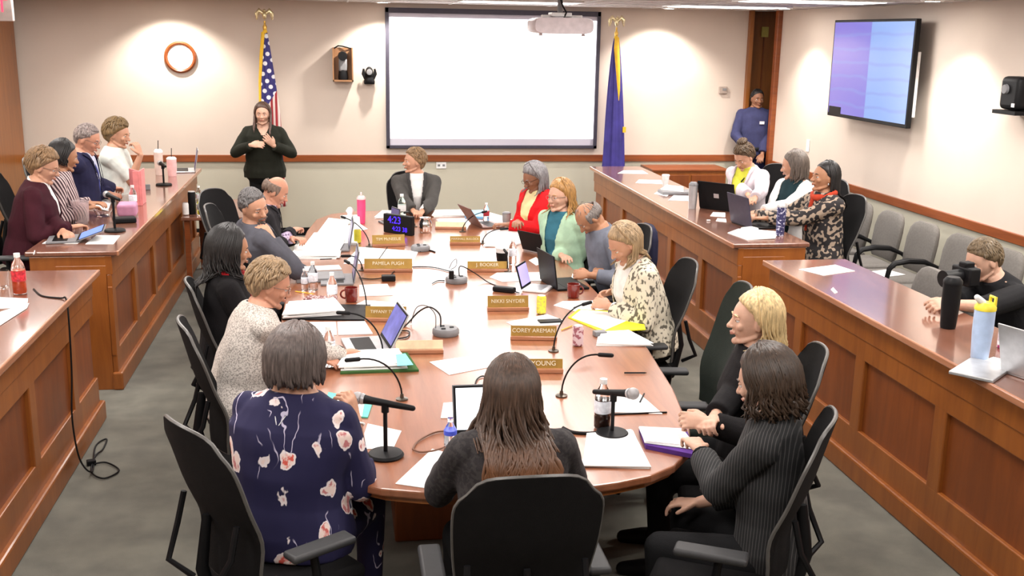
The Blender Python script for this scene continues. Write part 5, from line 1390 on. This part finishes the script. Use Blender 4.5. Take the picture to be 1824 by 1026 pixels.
wcable([a0, a1, a2, (-1.55, a2.y-.02, 1.008), (xx, 6.08, .9), (xx, 6.05, .6), (xx-.0, 5.98, .35), (-1.5, 5.95, .12), (-1.45, 6.0, .02)]+fl, 'thin black cord running over the front left desk down to the carpet')
slab(163, 828, 0, .05, .04, .03, 20, 'cord_plug', 'black plug at the end of the cord on the carpet', 'plug', M_BLACK)
# ------------------------------------------------------------------ side table at the back left
A = at(325, 387, .74)
t = thing('side_table', 'small cherry side table between back left desk and the bald man', 'table', (-1.15, 9.6, 0))
A = at(322, 388, .74); B2 = at(400, 388, .74); C2 = at(352, 349, .74)
x0, x1, y0_, y1_ = A.x, A.x+.78, A.y, A.y+1.15
cx_, cy_ = (x0+x1)/2, (y0_+y1_)/2; t.location = (cx_, cy_, 0)
MB().box((0, 0, .725), (x1-x0, y1_-y0_, .03)).build('tabletop', W_DTOP, t, smooth=False, bevel=.005)
for sx in (-1, 1):
    for sy in (-1, 1): MB().box((sx*((x1-x0)/2-.05), sy*((y1_-y0_)/2-.05), .355), (.05, .05, .71)).build('leg', W_TRIM, t, smooth=False)
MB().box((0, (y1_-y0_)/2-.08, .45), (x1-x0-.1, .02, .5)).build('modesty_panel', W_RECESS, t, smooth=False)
ST = .741
can(331, 383, ST, 'white can on the small side table', mat('white_can', (.75, .74, .73), .35))
lathe_thing('thermos', 'black cylindrical flask on the small side table', 'flask', 343, 381, ST, [(.036, 0), (.037, .005), (.037, .2), (.034, .215), (.002, .216)], M_BLACK, [('cap', [(.034, .214), (.033, .222), (.002, .223)], M_SILVER)])
water_bottle(357, 383, ST, 'clear water bottle with dark label, nearer one on the side table', .17, lab=M_GREYP)
water_bottle(355, 364, ST, 'pale green bottle standing behind on the side table', .19, glass=mat('green_glass', (1, 1, 1)))
paper([(366, 384), (361, 374), (398, 374), (402, 384)], ST, 'bright yellow pad on the side table', M_YEL, th=.012, name='yellow_pad', cat='pad')
stack([(370, 371), (371, 361), (395, 361), (396, 371)], ST, 'white booklets behind the yellow pad on the side table', 2, .03, jit=.003)
put_chair(-2.62, 7.1, 88, 'black office chair with empty armrests between the two left desks', .12)
# credenza
q = at(1140, 305, .86)
t = thing('credenza', 'low cherry credenza against the back wall behind the right desk', 'cabinet', (4.32, 13.12, 0))
MB().box((0, 0, .43), (.95, .5, .86)).build('body', W_FRONT, t, smooth=False, bevel=.006)
MB().box((0, 0, .87), (1.0, .54, .025)).build('top', W_TRIM, t, smooth=False, bevel=.004)
for sx in (-1, 1):
    dd = MB().box((sx*.235, -.256, .43), (.44, .02, .76)).build('door', W_RECESS, t, smooth=False, bevel=.004)
    MB().box((sx*.05, -.272, .5), (.012, .015, .1)).build('handle', M_SILVER, dd)
# ------------------------------------------------------------------ back wall things
t = thing('wall_clock', 'round wall clock with brown wooden rim and white face', 'clock', (-1.87, YB-.001, 2.165))
rx = Matrix.Rotation(R(90), 3, 'X')
MB().lathe([(.15, 0), (.182, .005), (.186, .03), (.165, .045), (.145, .03), (.145, .01)], n=48, rot=rx).build('rim', W_TRIM, t)
MB().lathe([(.148, .004), (.148, .016), (.002, .016)], n=48, rot=rx).build('face', M_WHITEP, t)
for nm, a, L in (('hour_hand', 130, .07), ('minute_hand', 140, .11)):
    d = V((math.sin(R(a)), 0, math.cos(R(a)))); MB().tube([V((0, -.02, 0)), d*L+V((0, -.02, 0))], .003, 5).build(nm, mat('clock_grey', (.45, .42, .4), .5), t)
for k in range(12):
    d = V((math.sin(R(k*30)), 0, math.cos(R(k*30)))); MB().tube([d*.12+V((0, -.017, 0)), d*.132+V((0, -.017, 0))], .003, 4).build('hour_mark', mat('clock_grey', (.4, .4, .4)), t)
# projection screen
sx0, sx1, sz0, sz1 = .545, 3.215, 1.09, 2.785
t = thing('projection_screen', 'large black framed projection screen glowing white on the back wall', 'projection screen', ((sx0+sx1)/2, YB-.001, (sz0+sz1)/2))
W_, H_ = sx1-sx0, sz1-sz0
FRM = mat('screen_frame', (.045, .04, .06), .5)
MB().box((0, -.02, 0), (W_-.02, .03, H_-.02)).build('backing', mat('screen_grey', srgb(196, 192, 205), .8, var=0), t, smooth=False)
for c, d in (((0, -.03, H_/2-.03), (W_, .055, .06)), ((0, -.03, -H_/2+.02), (W_, .055, .04)), ((-W_/2+.022, -.03, 0), (.044, .055, H_)), ((W_/2-.022, -.03, 0), (.044, .055, H_))):
    MB().box(c, d).build('frame_bar', FRM, t, smooth=False, bevel=.004)
MB().box((0, -.0365, .005), (W_-.1, .003, H_-.235)).build('projected_image', M_SCREENW, t, smooth=False)
# wooden box with camera
t = thing('wall_camera_box', 'tan wooden wall box holding a dark camera left of the screen', 'camera box', (.03, YB-.001, 2.105))
WB = wood('tan_box_wood', srgb(140, 100, 68), srgb(165, 120, 82), .5, .1, (3, 3, .6))
MB().box((0, -.09, -.19), (.245, .18, .02)).build('shelf', WB, t, smooth=False)
MB().box((0, -.012, 0), (.245, .02, .4)).build('back_board', WB, t, smooth=False)
for s_ in (-1, 1): MB().box((s_*.115, -.09, 0), (.015, .18, .4)).build('side', WB, t, smooth=False)
cm = MB(); cm.lathe([(.055, 0), (.06, .03), (.05, .11), (.045, .13)], (0, -.11, -.18), 20); cm.build('camera_base', M_BLACK, t)
MB().box((0, -.11, -.0), (.1, .1, .16)).build('camera_yoke', M_GREYP, t, bevel=.02)
MB().tube([(0, -.06, .1), (0, -.2, .1)], [.058, .052], 20).build('camera_lens', M_BLACK, t)
MB().tube([(-.1, -.02, .19), (-.05, -.03, .22), (.0, -.05, .215), (.06, -.06, .2), (.1, -.03, .19)], .008, 6).build('cable', M_BLACK, t)
# second camera
t = thing('ptz_camera', 'small black swivel camera on the wall just left of the screen', 'camera', (.345, YB-.001, 2.0))
MB().box((0, -.06, -.1), (.13, .12, .05)).build('bracket', M_BLACK, t, bevel=.012)
MB().lathe([(.055, -.1), (.06, -.07), (.045, -.04)], (0, -.09, 0), 20).build('base', M_BLACK, t)
for s_ in (-1, 1): MB().tube([(s_*.045, -.09, -.06), (s_*.072, -.09, 0), (s_*.066, -.09, .06)], [.02, .022, .012], 10, flat=.5).build('yoke_arm', M_BLACK, t)
MB().ell((0, -.09, .01), (.05, .055, .075), None, 20, 14).build('head', M_BLACK, t)
MB().lathe([(.036, 0), (.032, .02), (.002, .022)], (0, -.135, .02), 20, rot=rx).build('lens', M_GREYP, t)
# outlets
t = thing('outlet_plate', 'white outlet plate under the chair rail right of the head of the table', 'outlet', (1.23, YB-.001, .875))
MB().box((0, -.006, 0), (.125, .012, .08)).build('plate', M_WHITEP, t, smooth=False, bevel=.003)
for s_ in (-1, 1): MB().box((s_*.03, -.014, 0), (.03, .004, .025)).build('socket', M_GREYP, t, smooth=False)
t = thing('thermostat', 'small grey thermostat on the back wall near the doorway', 'thermostat', (4.87, YB-.001, 1.84))
MB().box((0, -.015, 0), (.11, .03, .09)).build('case', mat('thermostat_grey', srgb(165, 150, 140), .5), t, smooth=False, bevel=.006)
MB().box((.015, -.032, .01), (.05, .004, .03)).build('display', M_GREYP, t, smooth=False)
t = thing('switch_plate', 'pale switch plate on the right wall behind the teal-topped woman', 'switch', (XR-.001, 11.9, 1.28))
MB().box((-.004, 0, 0), (.008, .08, .14)).build('plate', M_WHITEP, t, smooth=False, bevel=.002)
MB().box((-.011, 0, 0), (.006, .02, .04)).build('toggle', M_WHITEP, t, smooth=False)
# exit sign
q = aty(25, 38, 9.2)
t = thing('exit_sign', 'white exit sign with red letters at the upper left corner', 'exit sign', (q.x-.18, 9.2, q.z+.115), R(0))
MB().box((0, 0, 0), (.36, .06, .23)).build('case', mat('exit_case', srgb(200, 185, 180), .5), t, smooth=False, bevel=.006)
text('lettering', 'EXIT', .15, mat('exit_red', (1, .05, .12), .4, emit=.7, var=0), t, (0, -.032, 0), (R(90), 0, 0))
MB().box((0, 0, .12), (.08, .05, .05)).build('mount', M_WHITEP, t, smooth=False)
# ------------------------------------------------------------------ flags
def flag_mat(us):
    m, nt, b = nodes('us_flag_cloth' if us else 'blue_flag_cloth')
    tc = nt.nodes.new('ShaderNodeTexCoord'); sp = nt.nodes.new('ShaderNodeSeparateXYZ'); nt.links.new(tc.outputs['Object'], sp.inputs[0])
    if us:
        v = tcoord(nt, (1, .0, 1), (0, R(30), 0)); vo = tex(nt, 'Voronoi', v, Scale=11.5, Randomness=.12)
        st = ramp(nt, vo.outputs['Distance'], [(.0, (.8, .8, .85)), (.27, (.8, .8, .85)), (.31, srgb(44, 38, 110))])
        wv = tex(nt, 'Wave', tcoord(nt, (1, 0, .25)), Scale=6.0, Distortion=1.0)
        rd = ramp(nt, wv.outputs['Fac'], [(.45, srgb(150, 25, 35)), (.55, srgb(215, 200, 195))])
        fac = nt.nodes.new('ShaderNodeMath'); fac.operation = 'MULTIPLY_ADD'; fac.inputs[1].default_value = -1.6; nt.links.new(sp.outputs[0], fac.inputs[0]); nt.links.new(sp.outputs[2], fac.inputs[2])
        gt = nt.nodes.new('ShaderNodeMath'); gt.operation = 'GREATER_THAN'; gt.inputs[1].default_value = 1.62; nt.links.new(fac.outputs[0], gt.inputs[0])
        c = mixc(nt, gt.outputs[0], rd, st)
    else:
        n = tex(nt, 'Noise', tc.outputs['Object'], Scale=6); c = ramp(nt, n.outputs['Fac'], [(.3, srgb(42, 36, 110)), (.7, srgb(58, 50, 135))])
    nt.links.new(c, b.inputs['Base Color']); b.inputs['Roughness'].default_value = .6
    return m
def flag(name, label, x, y, us):
    t = thing(name, label, 'flag', (x, y, 0))
    MB().lathe([(.14, 0), (.15, .015), (.1, .04), (.03, .07), (.02, .1), (.002, .1)], n=28).build('floor_stand', M_GOLD, t)
    MB().tube([(0, 0, .05), (0, 0, 2.52)], .013, 10).build('pole', mat('pole_wood', srgb(150, 110, 60), .4), t)
    MB().lathe([(.022, 2.5), (.026, 2.53), (.012, 2.56), (.012, 2.6)], n=14).build('finial_cup', M_GOLD, t)
    e = MB(); e.ell((0, 0, 2.66), (.026, .022, .05), None, 12, 10); e.ell((0, -.02, 2.715), (.017, .022, .018), None, 10, 8)
    e.tube([(0, -.035, 2.715), (0, -.055, 2.705)], [.008, .002], 6)
    for s_ in (-1, 1):
        e.tube([(s_*.015, 0, 2.68), (s_*.06, .0, 2.715), (s_*.085, .0, 2.68), (s_*.09, .005, 2.61)], [.018, .03, .026, .008], 10, flat=.35, ref=(1, 0, 0))
    e.build('eagle', mat('eagle_brass', srgb(215, 200, 160), .25, .8), t)
    rings = []; z0, z1 = 2.47, .42
    n = 64
    for j in range(40):
        v = j/39; z = z0+(z1-z0)*v
        if us: w_ = .022+.06*min(1, v*2.2)**.8+.05*v; sh = .03*v
        else: w_ = .025+.125*v**.7; sh = .02*v
        d_ = w_*.42; rg = []
        for k in range(n):
            a = 2*math.pi*k/n; fo = 1+.16*math.sin(a*7+v*1.5)+.1*math.sin(a*13-v*2+1)
            rg.append(V((math.cos(a)*w_*fo+sh, math.sin(a)*d_*fo-.015, z)))
        rings.append(rg)
    MB().loft(rings).build('cloth', flag_mat(us), t, sharp=0)
    fr = mat('gold_fringe', srgb(225, 180, 40), .6)
    if us:
        MB().tube([(-.02, -.03, 2.47), (-.05, -.05, 2.2), (-.075, -.055, 1.9), (-.085, -.06, 1.5), (-.09, -.06, 1.0)], [.02, .02, .016, .012, .012], 8, flat=.5).build('fringe', fr, t)
    else:
        MB().tube([(0, -.035, 2.48), (.0, -.045, 2.35), (.02, -.07, 2.1), (.035, -.085, 1.85), (.04, -.09, 1.72)], [.028, .034, .028, .016, .003], 8, flat=.4, ref=(1, 0, 0)).build('fringe', fr, t)
        MB().box((.135, -.05, 1.36), (.04, .02, .07)).build('fringe_corner', fr, t, smooth=False)
    MB().lathe([(.022, 2.44), (.03, 2.47), (.018, 2.5)], n=14).build('gold_cap', mat('gold_fringe', (1, 1, 1)), t)
flag('us_flag', 'american flag on a pole with brass eagle behind the standing woman', -.86, 13.08, True)
flag('state_flag', 'dark blue flag with gold fringe on a pole right of the screen', 3.35, 13.08, False)
# ------------------------------------------------------------------ television
t = thing('wall_television', 'flat television with blue-lavender screen on the right wall', 'television', (5.24, 10.2, 2.2))
# facing -x, tilted slightly towards the table
tv = MB().box((0, 0, 0), (.05, 1.68, 1.0)).build('bezel', M_BLACK, t, smooth=False, bevel=.006)
def tvm():
    m, nt, b = nodes('television_picture')
    tc = nt.nodes.new('ShaderNodeTexCoord'); sp = nt.nodes.new('ShaderNodeSeparateXYZ'); nt.links.new(tc.outputs['Object'], sp.inputs[0])
    c = ramp(nt, sp.outputs[1], [(0, srgb(140, 180, 250)), (.495, srgb(140, 180, 250)), (.505, srgb(128, 122, 228)), (1, srgb(142, 128, 230))])
    mp = nt.nodes.new('ShaderNodeMapRange'); mp.inputs[1].default_value = -.82; mp.inputs[2].default_value = .82
    nt.links.new(sp.outputs[1], mp.inputs[0]); nt.links.new(mp.outputs[0], c.node.inputs[0])
    wv = tex(nt, 'Wave', tc.outputs['Object'], Scale=2.2, Distortion=2.0); wv.bands_direction = 'Z'
    k = ramp(nt, wv.outputs['Fac'], [(.8, (0, 0, 0)), (1, (.5, .5, .5))])
    c2 = mixc(nt, k, c, srgb(130, 150, 235))
    nt.links.new(c2, b.inputs['Emission Color']); b.inputs['Emission Strength'].default_value = .48; b.inputs['Base Color'].default_value = (.02, .02, .03, 1); b.inputs['Roughness'].default_value = .2
    return m
MB().box((-.0265, 0, .006), (.002, 1.63, .94)).build('picture', tvm(), t, smooth=False)
MB().box((-.0285, .66, -.43), (.003, .28, .07)).build('caption_bar', M_BLACK, t, smooth=False)
MB().box((.08, -.1, 0), (.13, .5, .4)).build('wall_mount', M_BLACK, t, smooth=False)
MB().box((.055, -.78, -.1), (.05, .02, .6)).build('side_strip', M_WHITEP, t, smooth=False)
# right wall speaker / camera
t = thing('wall_speaker', 'black device on a wall shelf at the upper right edge', 'speaker', (5.3, 7.85, 2.05))
MB().box((0, 0, -.09), (.22, .3, .03)).build('shelf', M_BLACK, t, smooth=False)
b_ = MB(); b_.box((0, 0, .06), (.17, .25, .26)); b_.build('cabinet', M_BLACK, t, bevel=.04, seg=3)
MB().lathe([(.04, 0), (.035, .02), (.002, .02)], (-.088, .03, .09), 18, rot=Matrix.Rotation(R(-90), 3, 'Y')).build('lens', M_GREYP, t)
MB().box((-.088, -.08, -.03), (.004, .04, .03)).build('badge', M_SILVER, t, smooth=False)
# ------------------------------------------------------------------ projector
c_ = aty(997, 46, 8.5)
t = thing('ceiling_projector', 'white projector hanging from the ceiling in front of the screen', 'projector', (c_.x, 8.5, c_.z))
PJ = mat('projector_white', srgb(200, 190, 195), .45)
rg = []
for y_, k in ((-.19, .97), (-.17, 1), (.15, 1), (.18, .95)):
    w_, h_ = .235*k, .062*k; rg.append([V((math.copysign(abs(math.cos(a))**.35, math.cos(a))*w_, y_, math.copysign(abs(math.sin(a))**.5, math.sin(a))*h_)) for a in [2*math.pi*q_/32 for q_ in range(32)]])
MB().loft(rg).build('housing', PJ, t, sharp=60)
text('brand_lettering', 'EPSON', .045, mat('grey_print', srgb(150, 140, 150), .5), t, (.03, -.187, -.005), (R(90), 0, 0))
for s_ in (-1, 1): MB().lathe([(.015, -.078), (.012, -.055)], (s_*.17, -.1, 0), 10).build('foot', PJ, t)
MB().box((0, 0, .085), (.16, .16, .03)).build('mount_plate', M_WHITEP, t, smooth=False, bevel=.005)
for s_ in (-1, 1):
    MB().tube([(s_*.05, 0, .07), (s_*.16, -.08, .07)], .012, 6).build('mount_arm', M_WHITEP, t)
MB().tube([(0, 0, .08), (0, 0, CEIL-c_.z)], .022, 12).build('ceiling_pole', M_GREYP, t)
MB().tube([(.02, -.06, .06), (.03, -.1, .1), (.01, -.05, .15), (.0, -.02, .2)], .007, 6).build('cable', M_BLACK, t)

q = at(1150, 425, .93); t = MB()
rg = []
for z_, w_, d_ in ((-.28, .17, .035), (-.15, .19, .05), (0, .2, .055), (.07, .18, .05), (.1, .12, .03)):
    rg.append([V((math.cos(a)*d_*(1+.2*math.sin(3*a+z_*9)), math.sin(a)*w_*(1+.06*math.sin(5*a)), z_)) for a in [2*math.pi*k/28 for k in range(28)]])
t.loft(rg); o = t.build('draped_jacket', cloth('navy_jacket', srgb(38, 38, 60)), sharp=0, loc=(q.x+.04, q.y+.05, .93)); tag(o, 'dark navy jacket hung over the chair behind the balding man', 'jacket')

q = at(1640, 476, .5); tag(MB().box((0, 0, .002), (.3, .22, .004), Z(.3)).build('paper_sheet', M_PAPER, smooth=False, loc=(4.72, 8.6, .487)), 'white papers lying on the seat of a grey guest chair', 'paper')
